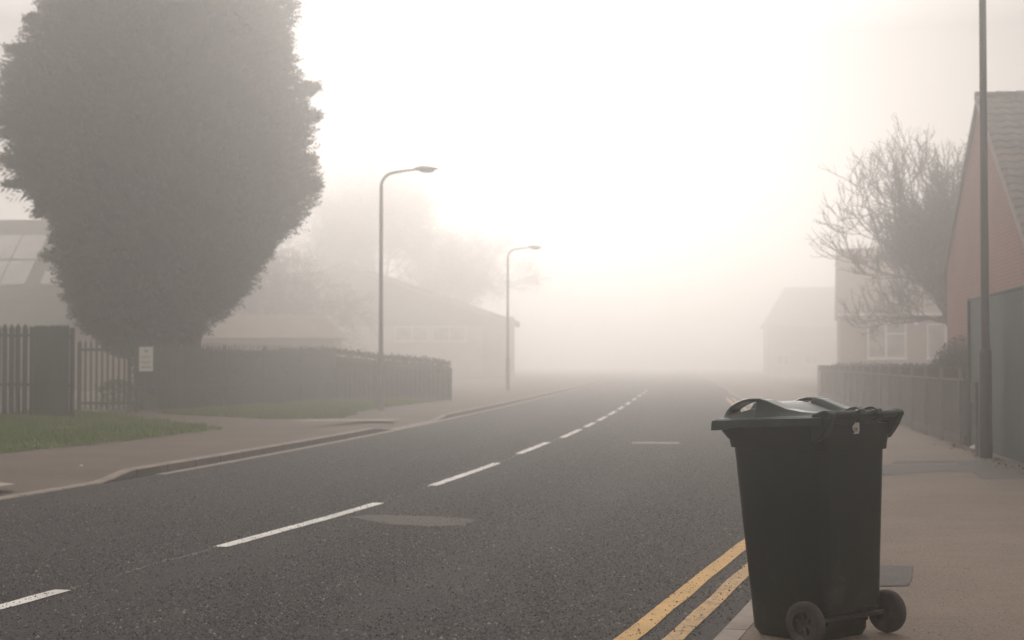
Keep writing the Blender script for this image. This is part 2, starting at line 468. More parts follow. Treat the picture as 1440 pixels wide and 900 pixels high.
# road patches
def wobble_poly(pts, amp, seed, n=6):
    r = random.Random(seed); out = []
    for i, p in enumerate(pts):
        q = pts[(i + 1) % len(pts)]
        for k in range(n):
            a = k / n
            out.append((p[0] * (1 - a) + q[0] * a + r.uniform(-amp, amp), p[1] * (1 - a) + q[1] * a + r.uniform(-amp, amp)))
    return out
S(poly('road_patch', [((x - 720) / 2250 * 1.305 * 2250 / (y - 510), 1.305 * 2250 / (y - 510)) for x, y in wobble_poly([(492, 725.5), (528, 722.5), (585, 724.5), (646, 727), (671, 730.5), (648, 737.5), (600, 739), (545, 736)], .5, 3, 3)], 0.004, M['patch']))
S(poly('road_patch', wobble_poly([(1.95, 26.0), (2.72, 25.9), (2.74, 26.35), (1.97, 26.45)], 0.02, 4), 0.004, M['channel']))
# footway patches: an old trench right across the pavement and a small square one
def gp(x, y, z): # a point measured off the survey picture, turned once into metres
    Zz = (1.31 - z) * 2250 / (y - 510); return ((x - 720) / 2250 * Zz, Zz)
S(poly('pavement_patch', [gp(x, y, HR) for x, y in [(1230, 669), (1285, 664.5), (1330, 663), (1362, 662.5), (1378, 673.5), (1455, 673), (1470, 652), (1400, 645), (1345, 648), (1345, 653), (1248, 653.5), (1225, 654)]], HR + 0.002, M['patch_dark']))
S(poly('pavement_patch', [gp(x, y, HR) for x, y in [(1255, 651), (1345, 650.5), (1345, 647.5), (1258, 647.8)]], HR + 0.002, M['patch_dark']))
S(poly('pavement_patch', wobble_poly([gp(x, y, HR) for x, y in [(1225, 823), (1276, 822), (1280, 808), (1282, 795), (1225, 794)]], 0.006, 7), HR + 0.002, M['patch_dark']))

# painted lines
marks = [(2.6, 5.0), (6.1, 9.24), (11.4, 14.96), (17.04, 20.9), (23.0, 26.3), (27.9, 31.4), (32.6, 34.9), (36.1, 39.0), (40.1, 43.3), (44.9, 47.8), (50, 53), (56, 59), (62, 65), (68, 71), (74, 77)]
for a, b in marks:
    zz = list(np.linspace(a, b, 14))
    ph = a * 7
    e0 = lambda Z: -0.055 + 0.004 * math.sin(Z * 9 + ph) + 0.003 * math.sin(Z * 23)
    e1 = lambda Z: 0.055 + 0.004 * math.sin(Z * 11 + ph) + 0.003 * math.sin(Z * 27)
    off = 0.0
    if a == 23.0: off = -0.05
    S(strip('centre_line_mark', M['white'], zz, lambda Z: e0(Z) + off, lambda Z: e1(Z) + off, 0.005))
ZY = list(np.arange(-5, 20, 0.1)) + list(np.arange(20, 60, 0.5))
jit = lambda Z, k: 0.003 * math.sin(Z * 5 + k) + 0.0015 * math.sin(Z * 31 + 2 * k) + 0.0015 * math.sin(Z * 57 + k)
S(strip('yellow_line', M['yellow'], ZY, lambda Z: dR(Z) - 0.480 + jit(Z, 1), lambda Z: dR(Z) - 0.372 + jit(Z, 2), 0.005))
S(strip('yellow_line', M['yellow_worn'], ZY, lambda Z: dR(Z) - 0.262 + jit(Z, 3), lambda Z: dR(Z) - 0.165 + jit(Z, 4), 0.005))

# grit and crumbs of tar in the gutter
n = 2600
Zg = 4 + 26 * rng.random(n) ** 1.7
dg = np.array([dR(z) for z in Zg]) - .005 - np.abs(rng.normal(0, 0.085, n))
sz = 0.002 + 0.009 * rng.random(n) ** 5
VV = []
for i in range(n):
    p = P(Zg[i], dg[i], 0.006); s = sz[i]
    a = rng.random() * 6.28
    q = [Vector((p[0] + s * math.cos(a + k * 2.094) * (0.7 + 0.6 * rng.random()), p[1] + s * math.sin(a + k * 2.094) * (0.7 + 0.6 * rng.random()), p[2])) for k in range(3)]
    top = Vector((p[0], p[1], p[2] + s * (0.5 + 0.5 * rng.random())))
    for k in range(3): VV += [q[k], q[(k + 1) % 3], top]
tag(tris('gutter_grit', [tuple(v) for v in VV], M['grit']), 'dark grit and crumbs lying along the gutter beside the double yellow lines', 'grit', kind='stuff')

# exposed aggregate standing proud of the worn surface
def chips(name, n, zfun, dfun, smin, smax, z0, mat, label, cat):
    Z = zfun(n); D = dfun(Z)
    sl = 0.105 + 0.155 * np.exp(-(Z - 7) / 14); k = 1 / np.hypot(1, sl)
    X0 = np.array([xc(q) for q in Z])
    c = np.stack([X0 + D * k, Z - D * sl * k, np.full(n, z0)], 1)
    s = (smin + (smax - smin) * rng.random(n) ** 2.5)
    if smax > .01:          # the tyre tracks are polished smoother, and wear comes in patches
        w_ = 0.30 + 0.70 * np.clip(np.abs(np.sin((D - 0.35) * np.pi / 1.65)) * 1.2 + 0.35 * np.sin(Z * 1.3 + D * 2.1) * np.sin(Z * .47 - D * 1.2), 0, 1)
        k2 = rng.random(n) < w_
        c = c[k2]; s = s[k2]; n = len(c)
    a0 = rng.random(n) * 6.28
    q = []
    for j in range(4):
        a = a0 + j * np.pi / 2; r = s * (0.6 + 0.6 * rng.random(n))
        q.append(np.stack([c[:, 0] + r * np.cos(a), c[:, 1] + r * np.sin(a), c[:, 2] - 0.001], 1))
    top = c + np.stack([rng.normal(0, 1, n) * s * .25, rng.normal(0, 1, n) * s * .25, s * (0.45 + 0.5 * rng.random(n))], 1)
    T = np.stack([v for j in range(4) for v in (q[j], q[(j + 1) % 4], top)], 1).reshape(-1, 3)
    me = bpy.data.meshes.new(name)
    V = np.stack(q + [top], 1).reshape(-1, 3)
    F = (np.arange(n) * 5)[:, None, None] + np.array([[0, 1, 4], [1, 2, 4], [2, 3, 4], [3, 0, 4]])[None]
    F = F.reshape(-1, 3)
    me.vertices.add(len(V)); me.vertices.foreach_set('co', V.astype(np.float32).ravel())
    me.loops.add(F.size); me.loops.foreach_set('vertex_index', F.astype(np.int32).ravel())
    me.polygons.add(len(F)); me.polygons.foreach_set('loop_start', np.arange(0, F.size, 3, dtype=np.int32))
    me.update(calc_edges=True); me.materials.append(mat)
    o = bpy.data.objects.new(name, me); col.objects.link(o)
    return tag(o, label, cat, kind='stuff')
def m_chip(name, stops):
    t = NT(name); g = t.n('ShaderNodeNewGeometry'); r = t.n('ShaderNodeValToRGB')
    t.l(g.outputs['Random Per Island'], r.inputs[0]); e = r.color_ramp.elements
    e[0].position, e[0].color = stops[0][0], (*stops[0][1], 1); e[1].position, e[1].color = stops[-1][0], (*stops[-1][1], 1)
    for p, c in stops[1:-1]:
        x = e.new(p); x.color = (*c, 1)
    t.base(r.color_ramp and r.outputs[0]); t.rough(0.7); return t.m
chips('road_chippings', 210000, lambda n: 6.4 + np.minimum(rng.gamma(1.35, 5.2, n), 40), lambda Z: rng.uniform(-3.4, 1, len(Z)) * 0 + np.array([-3.4 + (dR(q) - .12 + 3.4) * u for q, u in zip(Z, rng.random(len(Z)))]), .004, .013, .001,
      m_chip('road_stone', [(0, (.006, .005, .005)), (.45, (.022, .019, .017)), (.75, (.065, .056, .05)), (.95, (.13, .113, .1)), (1, (.26, .23, .205))]),
      'dark and pale stone chippings exposed all over the worn road surface', 'chippings')
chips('pavement_grit', 16000, lambda n: 6.0 + 16 * rng.random(n) ** 1.5, lambda Z: 3.95 + rng.random(len(Z)) * 3.0, .002, .007, HR - .003,
      m_chip('pavement_stone', [(0, (.035, .028, .022)), (.4, (.09, .07, .055)), (.8, (.2, .155, .12)), (1, (.34, .28, .23))]),
      'fine grit scattered over the right pavement around the bin', 'grit')

# ------------------------------------------------------------------ grass verges
def inpoly(x, y, pts):
    c = np.zeros(len(x), bool); j = len(pts) - 1
    for i in range(len(pts)):
        xi, yi = pts[i]; xj, yj = pts[j]
        c ^= ((yi > y) != (yj > y)) & (x < (xj - xi) * (y - yi) / (yj - yi + 1e-12) + xi)
        j = i
    return c
def grass_patch(pts, n, label, hmax=0.14):
    root_pts = wobble_poly(pts, 0.10, len(pts) + n, 8)
    o = poly('grass_verge', root_pts, 0.110, M['grass_ground']); S(o)
    xs = [p[0] for p in pts]; ys = [p[1] for p in pts]
    x = rng.uniform(min(xs), max(xs), n); y = rng.uniform(min(ys), max(ys), n)
    k = inpoly(x, y, root_pts); x = x[k]; y = y[k]; n = len(x)
    h = hmax * (0.35 + 0.65 * rng.random(n)) * (0.7 + 0.5 * np.sin(x * 2.1) * np.sin(y * 1.7))
    a = rng.random(n) * 6.28; w = 0.006 + 0.008 * rng.random(n)
    lean = 0.5 * h; b = rng.random(n) * 6.28
    A = np.stack([x - np.cos(a) * w, y - np.sin(a) * w, np.full(n, 0.108)], 1)
    B = np.stack([x + np.cos(a) * w, y + np.sin(a) * w, np.full(n, 0.108)], 1)
    T = np.stack([x + np.cos(b) * lean, y + np.sin(b) * lean, 0.108 + h], 1)
    tag(tris('grass', np.stack([A, B, T], 1).reshape(-1, 3), M['grass']), label, 'grass', kind='stuff')
G1 = [(-9.6, 15.2), (-6.87, 21.3), (-6.15, 24.1), (-5.2, 29.0), (-7.0, 32.6), (-8.7, 35.2), (-9.3, 37.5), (-11, 39.5), (-12, 35.6), (-20, 36.8), (-26, 22)]
grass_patch(G1, 190000, 'short green grass on the verge before the tall palisade fence')
G2 = [(-5.2, 34.3), (-3.62, 35.0), (-3.75, 41.0), (-2.95, 46.0), (-2.1, 51.4), (-5.4, 50.6), (-7.3, 43.5), (-8.5, 38.4)]
grass_patch(G2, 90000, 'pale green grass on the verge behind the driveway and beside the left lamp post')

# ------------------------------------------------------------------ foliage makers
def leaf_cloud(pts_fn, n, size, up=0.0):
    """pts_fn(n)->(n,3) ; returns quads (n*4,3) randomly turned"""
    c = pts_fn(n); n = len(c)
    d = rng.normal(size=(n, 3)); d[:, 2] += up; d /= np.linalg.norm(d, axis=1)[:, None]
    e = rng.normal(size=(n, 3)); e -= (e * d).sum(1)[:, None] * d; e /= np.linalg.norm(e, axis=1)[:, None]
    L = size * (0.6 + 0.8 * rng.random(n))[:, None]; W = L * 0.42
    return np.stack([c - d * L * .5, c + e * W * .5, c + d * L * .5, c - e * W * .5], 1).reshape(-1, 3)

def hedge(name, p0, p1, thick, hfn, n, mat, label, cat='hedge', size=0.09, group=None, z0=0.06, twigs=0, core=True):
    root = empty(name, ((p0[0] + p1[0]) / 2, (p0[1] + p1[1]) / 2, z0)); tag(root, label, cat, group)
    bx, by = root.location.x, root.location.y
    dx, dy = p1[0] - p0[0], p1[1] - p0[1]; L = math.hypot(dx, dy); nx, ny = -dy / L, dx / L
    def pts(n):
        a = rng.random(n); b = rng.uniform(-1, 1, n); hh = np.array([hfn(k) for k in a])
        z = hh * rng.random(n) ** 0.6
        top = rng.random(n) < 0.3
        z = np.where(top, hh * (1 + rng.normal(0, 0.035, n)), z)
        side = rng.random(n) < 0.6
        b = np.where(side & ~top, np.sign(b) * (0.85 + 0.2 * rng.random(n)), b)
        b = b * np.where(z > hh * 0.85, 0.8, 1)
        return np.stack([p0[0] + dx * a + nx * b * thick / 2 - bx, p0[1] + dy * a + ny * b * thick / 2 - by, z], 1)
    tris('foliage', leaf_cloud(pts, n, size), mat, root, 4)
    if core:
        m = MB(); rings = []
        for a in np.linspace(0, 1, 26):
            h = hfn(a) * 0.94
            cx, cy = p0[0] + dx * a - bx, p0[1] + dy * a - by
            k = thick * 0.4 * (0.55 if a in (0.0, 1.0) else 1)
            rings.append([(cx + nx * k, cy + ny * k, 0), (cx + nx * k, cy + ny * k, h * .85), (cx + nx * k * .6, cy + ny * k * .6, h * .96),
                          (cx - nx * k * .6, cy - ny * k * .6, h * .96), (cx - nx * k, cy - ny * k, h * .85), (cx - nx * k, cy - ny * k, 0)])
        m.loft(rings); m.build('branches', mat, root)
    return root

def branch_tree(name, loc, height, spread, seed, label, levels=5, trunk_h=1.2, r0=0.14, kids=(3, 3, 4, 4, 3), upturn=0.25, droop=0.0, gap=1.0, group=None, lenf=0.68, trunks=1, first_out=0.75, minr=0.006, gaplean=(0, 0), mat=None, leader=.33, jit=.14):
    r = random.Random(seed)
    root = empty(name, loc); tag(root, label, 'tree', group)
    thick = MB(); fine = []
    tk = MB()
    def fin(p, q, a, b):
        p, q = Vector(p), Vector(q); t = (q - p).normalized(); u = t.orthogonal().normalized(); w = t.cross(u)
        A = [p + (u * math.cos(k * 2.0944) + w * math.sin(k * 2.0944)) * a for k in range(3)]
        B = [q + (u * math.cos(k * 2.0944) + w * math.sin(k * 2.0944)) * b for k in range(3)]
        for k in range(3):
            j = (k + 1) % 3
            fine.extend([A[k], A[j], B[j], B[k]])
    def grow(p, d, L, rad, lev):
        nseg = 4 if lev < 2 else 3
        pts = [p]; dirs = [d]; cur = Vector(p); dd = Vector(d)
        for i in range(nseg):
            j = Vector((r.gauss(0, 1), r.gauss(0, 1), r.gauss(0, 1))) * (jit + 0.03 * lev)
            dd = (dd + j + Vector((0, 0, upturn * (0.5 if lev < 2 else 1) - droop * (lev >= 3)))*0.55).normalized()
            cur = cur + dd * (L / nseg); pts.append(cur.copy()); dirs.append(dd.copy())
        last = lev >= levels - 1
        rr = [max(minr, rad * (1 - 0.55 * i / nseg)) if not last else max(minr * 0.55, rad * (1 - 0.8 * i / nseg)) for i in range(nseg + 1)]
        if lev < 2: thick.tube(pts, rr, 6, caps=False)
        else:
            for i in range(nseg): fin(pts[i], pts[i + 1], rr[i], rr[i + 1])
        if last: return
        nk = kids[min(lev, len(kids) - 1)]
        for k in range(nk + (1 if r.random() < 0.4 else 0)):
            t = 0.3 + 0.7 * (k + r.random() * 0.7) / nk
            t = min(t, 1.0); i = min(int(t * nseg), nseg - 1); f = t * nseg - i
            q = pts[i].lerp(pts[i + 1], f); base = dirs[i + 1]
            a = r.random() * 6.283
            o = base.orthogonal().normalized(); o = (Matrix.Rotation(a, 3, base) @ o)
            ang = r.uniform(0.4, 0.95)
            nd = (base * math.cos(ang) + o * math.sin(ang)).normalized()
            grow(q, nd, L * lenf * r.uniform(0.75, 1.15), rr[i] * r.uniform(0.5, 0.68), lev + 1)
        grow(pts[-1], dirs[-1], L * lenf * 0.9, rr[-1] * 0.85, lev + 1)
    for tnum in range(trunks):
        off = Vector((r.uniform(-.2, .2), r.uniform(-.2, .2), 0)) if trunks > 1 else Vector((0, 0, 0))
        lean = Vector((r.uniform(-.06, .06) + gaplean[0], r.uniform(-.06, .06) + gaplean[1], 1)).normalized()
        top = off + lean * trunk_h
        tk.tube([off - Vector((0, 0, .1)), off + lean * trunk_h * .15, off + lean * trunk_h * .5, top], [r0 * 1.45, r0 * 1.1, r0, r0 * .92], 9)
        nb = kids[0]
        a0 = r.random() * 6.28
        for k in range(nb + 1):
            a = a0 + k * 6.283 / (nb + 1) + r.uniform(-.3, .3)
            out = first_out * r.uniform(0.7, 1.25)
            d = Vector((math.cos(a) * out * spread, math.sin(a) * out * spread, 1)).normalized()
            grow(top - lean * r.random() * trunk_h * .25, d, height * r.uniform(.26, .34), r0 * r.uniform(.55, .75), 0)
        grow(top, lean, height * leader, r0 * .75, 0)
    tk.build('trunk', M[mat or 'bark'], root, True)
    thick.build('limbs', M[mat or 'bark'], root, True)
    tris('crown', [tuple(v) for v in fine], M[mat or 'twig'], root, 4)
    return root

# ------------------------------------------------------------------ big conifer
def conifer():
    Zt = 44.0; k = Zt / 2250
    prof = [(-255, 205, 255), (-200, 160, 300), (-100, 105, 360), (0, 66, 400), (60, 50, 408), (110, 40, 420), (170, 28, 424), (215, 30, 428), (255, 42, 428), (280, 62, 420),
            (310, 82, 414), (370, 95, 374), (430, 112, 322), (458, 128, 282), (478, 150, 258), (500, 178, 246)]
    prof = [((510 - y) * k + 1.31, (l - 720) * k, (r - 720) * k) for y, l, r in prof][::-1]
    zs = np.array([p[0] for p in prof]); ls = np.array([p[1] for p in prof]); rs = np.array([p[2] for p in prof])
    cx0 = (228 - 720) * k
    root = empty('conifer_tree', (cx0, Zt, 0.1)); tag(root, 'huge dark conifer rising out of frame behind the left palisade fence', 'tree')
    tk = MB()
    for ox, oy, tx in ((0, 0, 0.1), (0.42, -0.15, 0.95), (-0.38, 0.2, -0.6)):
        tk.tube([(ox, oy, -.1), (ox + tx * .1, oy, .5), (ox + tx * .5, oy, 1.6), (ox + tx, oy, 3.2)], [.24, .17, .15, .10], 9)
    tk.build('trunk', M['bark'], root, True)
    def surf(z, a, f=1.0):
        l = np.interp(z, zs, ls) - cx0; r = np.interp(z, zs, rs) - cx0
        c = (l + r) / 2; h = (r - l) / 2
        lump = 1 + 0.05 * np.sin(3 * a + z * 1.1) + 0.045 * np.sin(5 * a - z * 2.3 + 1) + 0.04 * np.sin(2.2 * z + 4 * a) + 0.03 * np.sin(5.1 * z + 7 * a)
        h = h * lump * f
        return np.stack([c + h * np.cos(a), h * 0.92 * np.sin(a), z - 0.1], -1)
    # inner mass
    m = MB(); rings = []
    for z in np.linspace(zs[0], zs[-1] - .1, 46):
        aa = np.linspace(0, 2 * np.pi, 48, endpoint=False)
        rings.append([tuple(p) for p in surf(np.full(48, z), aa, 0.86)])
    m.loft(rings); m.build('inner_branches', M['conifer'], root)
    # sprays: bent fans of scale-leaf fronds, longer and raggeder on the left flank
    n = 15000
    z = rng.uniform(zs[0], zs[-1], n); a = rng.uniform(0, 2 * np.pi, n)
    depth = 1 - 0.16 * rng.random(n) ** 1.5
    base = surf(z, a, depth * 0.94)
    rag = np.clip(np.cos(a - np.pi), 0, 1) * np.exp(-((z - 7.6) / 2.2) ** 2)
    ragr = np.clip(np.cos(a), 0, 1) * np.exp(-((z - 6.4) / 2.0) ** 2)
    L = 0.34 + 0.36 * rng.random(n) + 1.0 * rag * rng.random(n) ** 1.3 + 0.05 * ragr * rng.random(n)
    out = np.stack([np.cos(a), np.sin(a), np.zeros(n)], 1)
    out += rng.normal(0, 0.30, (n, 3)); out[:, 2] += 0.42 + 0.25 * rng.random(n) - 0.5 * rag * rng.random(n)
    out /= np.linalg.norm(out, axis=1)[:, None]
    for zb, ln, ab in ((10.6, .5, 3.3), (10.0, .9, 3.0), (9.6, .7, 3.5), (9.2, 1.0, 2.9), (8.6, .6, 3.4), (8.1, 1.0, 3.1), (7.7, .8, 2.8), (7.4, 1.1, 3.3), (7.0, .7, 3.0), (6.7, 1.15, 3.15), (6.3, .9, 2.9), (6.0, 1.1, 3.3), (5.6, .8, 3.0), (5.3, .9, 3.2), (4.7, .45, 3.0), (4.2, .4, 3.2), (8.9, .5, .1), (7.9, .55, -.2), (6.9, .5, .2), (6.1, .6, 0)):
        m_ = 60; t = rng.random(m_)
        b0 = surf(np.full(1, zb), np.full(1, ab), .93)[0]
        dv = np.array([math.cos(ab), math.sin(ab), .28]); dv /= np.linalg.norm(dv)
        pb = b0 + dv * (t * ln)[:, None] + rng.normal(0, .10, (m_, 3)) * (1.15 - t)[:, None]
        pb[:, 2] -= .15 * ln * t ** 2
        ob = dv + rng.normal(0, .33, (m_, 3)); ob /= np.linalg.norm(ob, axis=1)[:, None]
        base = np.vstack([base, pb]); out = np.vstack([out, ob]); L = np.concatenate([L, .18 + .25 * rng.random(m_)])
    n = len(L)
    side = np.cross(out, rng.normal(size=(n, 3))); side /= np.linalg.norm(side, axis=1)[:, None]
    q = []
    for j in range(9):
        t = (j + 0.5) / 9
        sg = 1 if j % 2 else -1
        p0 = base + out * (L * t * 0.85)[:, None]
        p0[:, 2] -= 0.10 * L * t * t
        ll = L * (0.42 * (1 - t) + 0.13)
        d = out * 0.80 + side * (sg * 0.62); d[:, 2] -= 0.12
        tip = p0 + d * ll[:, None]
        wv = np.cross(d, rng.normal(size=(n, 3))); wv /= np.linalg.norm(wv, axis=1)[:, None]
        w = (0.020 + 0.016 * rng.random(n))[:, None]
        mid = p0 + d * (ll * 0.5)[:, None]
        q.append(np.stack([p0, mid + wv * w, tip, mid - wv * w], 1))
    Q = np.stack(q, 1).reshape(-1, 3)
    tris('crown', Q, M['conifer'], root, 4)
conifer()

# ------------------------------------------------------------------ palisade fences on the left
def palisade(name, p0, p1, h, pitch, w, label, mat, z0=0.1, rails=(0.35, 0.88), posts=2.7, cat='fence', spike=True, double=False, group=None, railr=0.03, extra_post=None):
    root = empty(name, (p0[0], p0[1], z0), math.atan2(p1[1] - p0[1], p1[0] - p0[0])); tag(root, label, cat, group)
    L = math.hypot(p1[0] - p0[0], p1[1] - p0[1])
    m = MB(); k = 0
    x = pitch / 2
    while x < L:
        for layer in ((0, -0.05) if double else (0,)):
            xx = x + (pitch * .45 if layer else 0) + random.uniform(-.004, .004); hh = h + random.uniform(-.012, .012)
            y = layer
            lean = random.uniform(-.004, .004)
            P8 = []
            for z, ww in ((0.06, w / 2), (hh - (0.10 if spike else 0.0), w / 2)):
                P8 += [(xx - ww + lean * z, y - .012, z), (xx + lean * z, y - .026, z), (xx + ww + lean * z, y - .012, z), (xx + lean * z, y - .006, z)]
            if spike:
                P8 += [(xx - .012, y - .012, hh), (xx, y - .022, hh + .004), (xx + .012, y - .012, hh), (xx, y - .008, hh)]
            nr = len(P8) // 4; F = []
            for i in range(nr - 1):
                for c in range(4):
                    a = i * 4 + c; b = i * 4 + (c + 1) % 4; F.append((a, b, b + 4, a + 4))
            F.append((0, 3, 2, 1)); F.append(tuple(range((nr - 1) * 4, nr * 4)))
            m.add(P8, F)
        x += pitch
    pm = m.build('pales', mat, root)
    for f in rails:
        MB().box((L / 2, .022, h * f), (L, .045, railr * 2)).build('rail', mat, root)
    npst = max(2, int(round(L / posts)) + 1)
    for i in range(npst):
        MB().box((L * i / (npst - 1), .085, h / 2 - .05), (.08, .07, h - .02)).build('post', mat, root)
    return root
palisade('palisade_fence', (-19.5, 36.9), (-10.75, 35.7), 2.07, 0.157, 0.132, 'tall dark palisade fence with narrow gaps at the left edge of the picture', M['palisade'])
palisade('palisade_gate', (-10.62, 35.62), (-9.62, 34.75), 2.03, 0.085, 0.074, 'dense dark green gate leaf of close set pales beside the tall palisade fence', M['palisade'], cat='gate', double=True, posts=0.6)
palisade('palisade_gate', (-10.75, 39.6), (-9.22, 39.1), 1.78, 0.157, 0.062, 'low open palisade gate with wide gaps showing the yard behind it', M['palisade_grey'], cat='gate', rails=(0.12, 0.86))
palisade('palisade_fence', (-9.15, 38.6), (-5.55, 50.6), 1.74, 0.16, 0.088, 'green palisade fence under the conifer with a white notice on it', M['palisade_grey'])
palisade('railing', (-5.45, 50.8), (-1.97, 51.7), 1.10, 0.15, 0.055, 'low vertical bar railing ending behind the left lamp post', M['rail_green'], spike=False, rails=(0.1, 0.93), posts=3.4)
hedge('hedge', (-9.45, 41.4), (-6.3, 51.9), 1.1, lambda a: 1.50 + .03 * math.sin(9 * a), 15000, M['hedge'], 'dense dark hedge behind the palisade fence under the conifer', size=.10, z0=.09)
hedge('hedge', (-6.9, 51.9), (-2.05, 52.7), 1.1, lambda a: 1.58 - .12 * a - .32 * a ** 3 + .05 * math.sin(8 * a), 8000, M['hedge'], 'rounded hedge standing behind the low vertical bar railing', size=.09, z0=.09)
# rough growth at the foot of the gate seen through the pales
hedge('shrub', (-10.6, 41.2), (-9.1, 41.0), .5, lambda a: .55 + .2 * math.sin(5 * a), 1500, M['grass'], 'pale green weedy shrub seen through the low palisade gate', 'shrub', size=.10, z0=.09, core=False)

# notice on the fence
sg = empty('notice_sign', (-8.87, 38.80, 1.10), math.atan2(12.0, 3.6) * 0.0 + R(8)); tag(sg, 'white rectangular notice fixed to the palisade fence under the conifer', 'sign')
bevel(MB().box((0, 0, .30), (.33, .012, .59)).build('plate', M['sign_white'], sg), .003)
for zz, ww, hh in [(.49, .10, .07), (.37, .22, .02), (.325, .19, .02), (.235, .24, .028), (.19, .2, .02), (.10, .25, .045)]:
    MB().box((0, -.0075, zz), (ww, .003, hh)).build('text_line', M['sign_print'], sg)

# ------------------------------------------------------------------ lamp posts
def make_lamp(mat, dh=0.0):
    r = empty('street_lamp')
    b = MB(); b.tube([(0, 0, -.05), (0, 0, 1.36), (0, 0, 1.42), (0, 0, 1.45)], [.084, .080, .078, .052], 20)
    bo = b.build('base_section', mat, r, True, 40)
    d = MB(); rings = []
    for z in (.32, .33, .93, .94):
        s = .9 if z in (.32, .94) else 1
        rings.append([(.0855 * math.cos(a), .0855 * math.sin(a) - .0015, z) for a in np.linspace(-R(128), -R(52), 8)] + [(.07 * math.cos(a), .07 * math.sin(a), z) for a in np.linspace(-R(52), -R(128), 8)])
    d.loft(rings); dd = d.build('access_door', mat, bo, True, 40)
    MB().tube([(0, -.087, .62), (0, -.094, .62)], .012, 10).build('lock', M['axle'], dd, True, 40)
    MB().tube([(0, 0, 1.425), (0, 0, 1.455)], [.066, .060], 18).build('collar', mat, r, True, 40)
    pts = [(0, 0, 1.44), (0, 0, 3.5), (0, 0, 5.70 + dh)]
    for a in np.linspace(10, 80, 7):
        pts.append((.36 * (1 - math.cos(R(a))), 0, 5.72 + dh + .36 * math.sin(R(a))))
    pts += [(.55, 0, 6.115 + dh), (.88, 0, 6.15 + dh)]
    rad = [.058, .050, .044] + [.038] * 7 + [.034, .03]
    MB().tube(pts, rad, 14).build('pole', mat, r, True, 50)
    h = MB(); rings = []
    for u in np.linspace(0, 1, 13):
        x = .84 + .64 * u
        w = .13 * (math.sin(math.pi * (u ** .8)) ** .6 if 0 < u < 1 else 0) + .022
        t = .062 * (math.sin(math.pi * (u ** .75)) ** .8 if 0 < u < 1 else 0) + .014
        rings.append([(x, w * math.cos(a), 6.155 + dh + (t * 1.15 if math.sin(a) > 0 else t * .6) * math.sin(a)) for a in np.linspace(0, 2 * math.pi, 16, endpoint=False)])
    h.loft(rings); ho = h.build('lamp_head', mat, r, True, 60)
    g = MB(); rings = []
    for zz, k in ((6.13, 1), (6.105, .97), (6.08, .8), (6.062, .45), (6.058, .05)):
        rings.append([(1.19 + .20 * k * math.cos(a), .095 * k * math.sin(a), zz + dh) for a in np.linspace(0, 2 * math.pi, 18, endpoint=False)])
    g.loft(rings); g.build('glass_bowl', M['glass_bowl'], ho, True, 60)
    MB().tube([(1.05, 0, 6.20 + dh), (1.05, 0, 6.25 + dh)], [.028, .022], 10).build('photocell', mat, ho, True, 50)
    return r
GL = 'street lamps along the road'
lampL = make_lamp(M['lamp_hazed'])
ang = -math.atan(0.118)
lampL.location = (-3.35, 40.9, .098); lampL.rotation_euler.z = ang
tag(lampL, 'haze-greyed street lamp with curved arm on the left verge, the nearest one across the road', 'street lamp', GL)
c = copy_tree(lampL); c.location = (-.18, 68.5, .09); c['label'] = 'faint hazy street lamp in front of the distant low building across the road'
lampR = make_lamp(M['lamp'], 1.9)
lampR.location = (6.27, 21.2, HR); lampR.rotation_euler.z = math.pi - math.atan(.15)
tag(lampR, 'dark maroon lamp column on the right pavement cut off by the top of the picture', 'street lamp', GL)
st = MB()
rings = []
ln = [(.0475 * math.cos(a), .0475 * math.sin(a)) for a in np.linspace(R(-12), R(75), 8)]
V = [(x, y, 2.40) for x, y in ln] + [(x, y, 2.62) for x, y in ln]
st.add(V, [(i, i + 1, i + 9, i + 8) for i in range(7)])
so = st.build('sticker', M['paper'], lampR, True)
so.scale = (1.06, 1.06, 1)

# hydrant marker beside the dark lamp column
mk = empty('marker_post', (6.22, 21.55, HR), R(6)); tag(mk, 'thin pale marker post with a small oblong plate left of the maroon lamp column', 'marker post')
MB().tube([(.03, 0, -.05), (.03, 0, 1.0)], .024, 10).build('post', M['board_post'], mk, True, 50)
bevel(MB().box((-.03, -.032, .86), (.07, .012, .27)).build('plate', m_noisy('plate_grey', (0.30, 0.27, 0.24), (0.38, 0.34, 0.30), 8, 0.5), mk), .004)

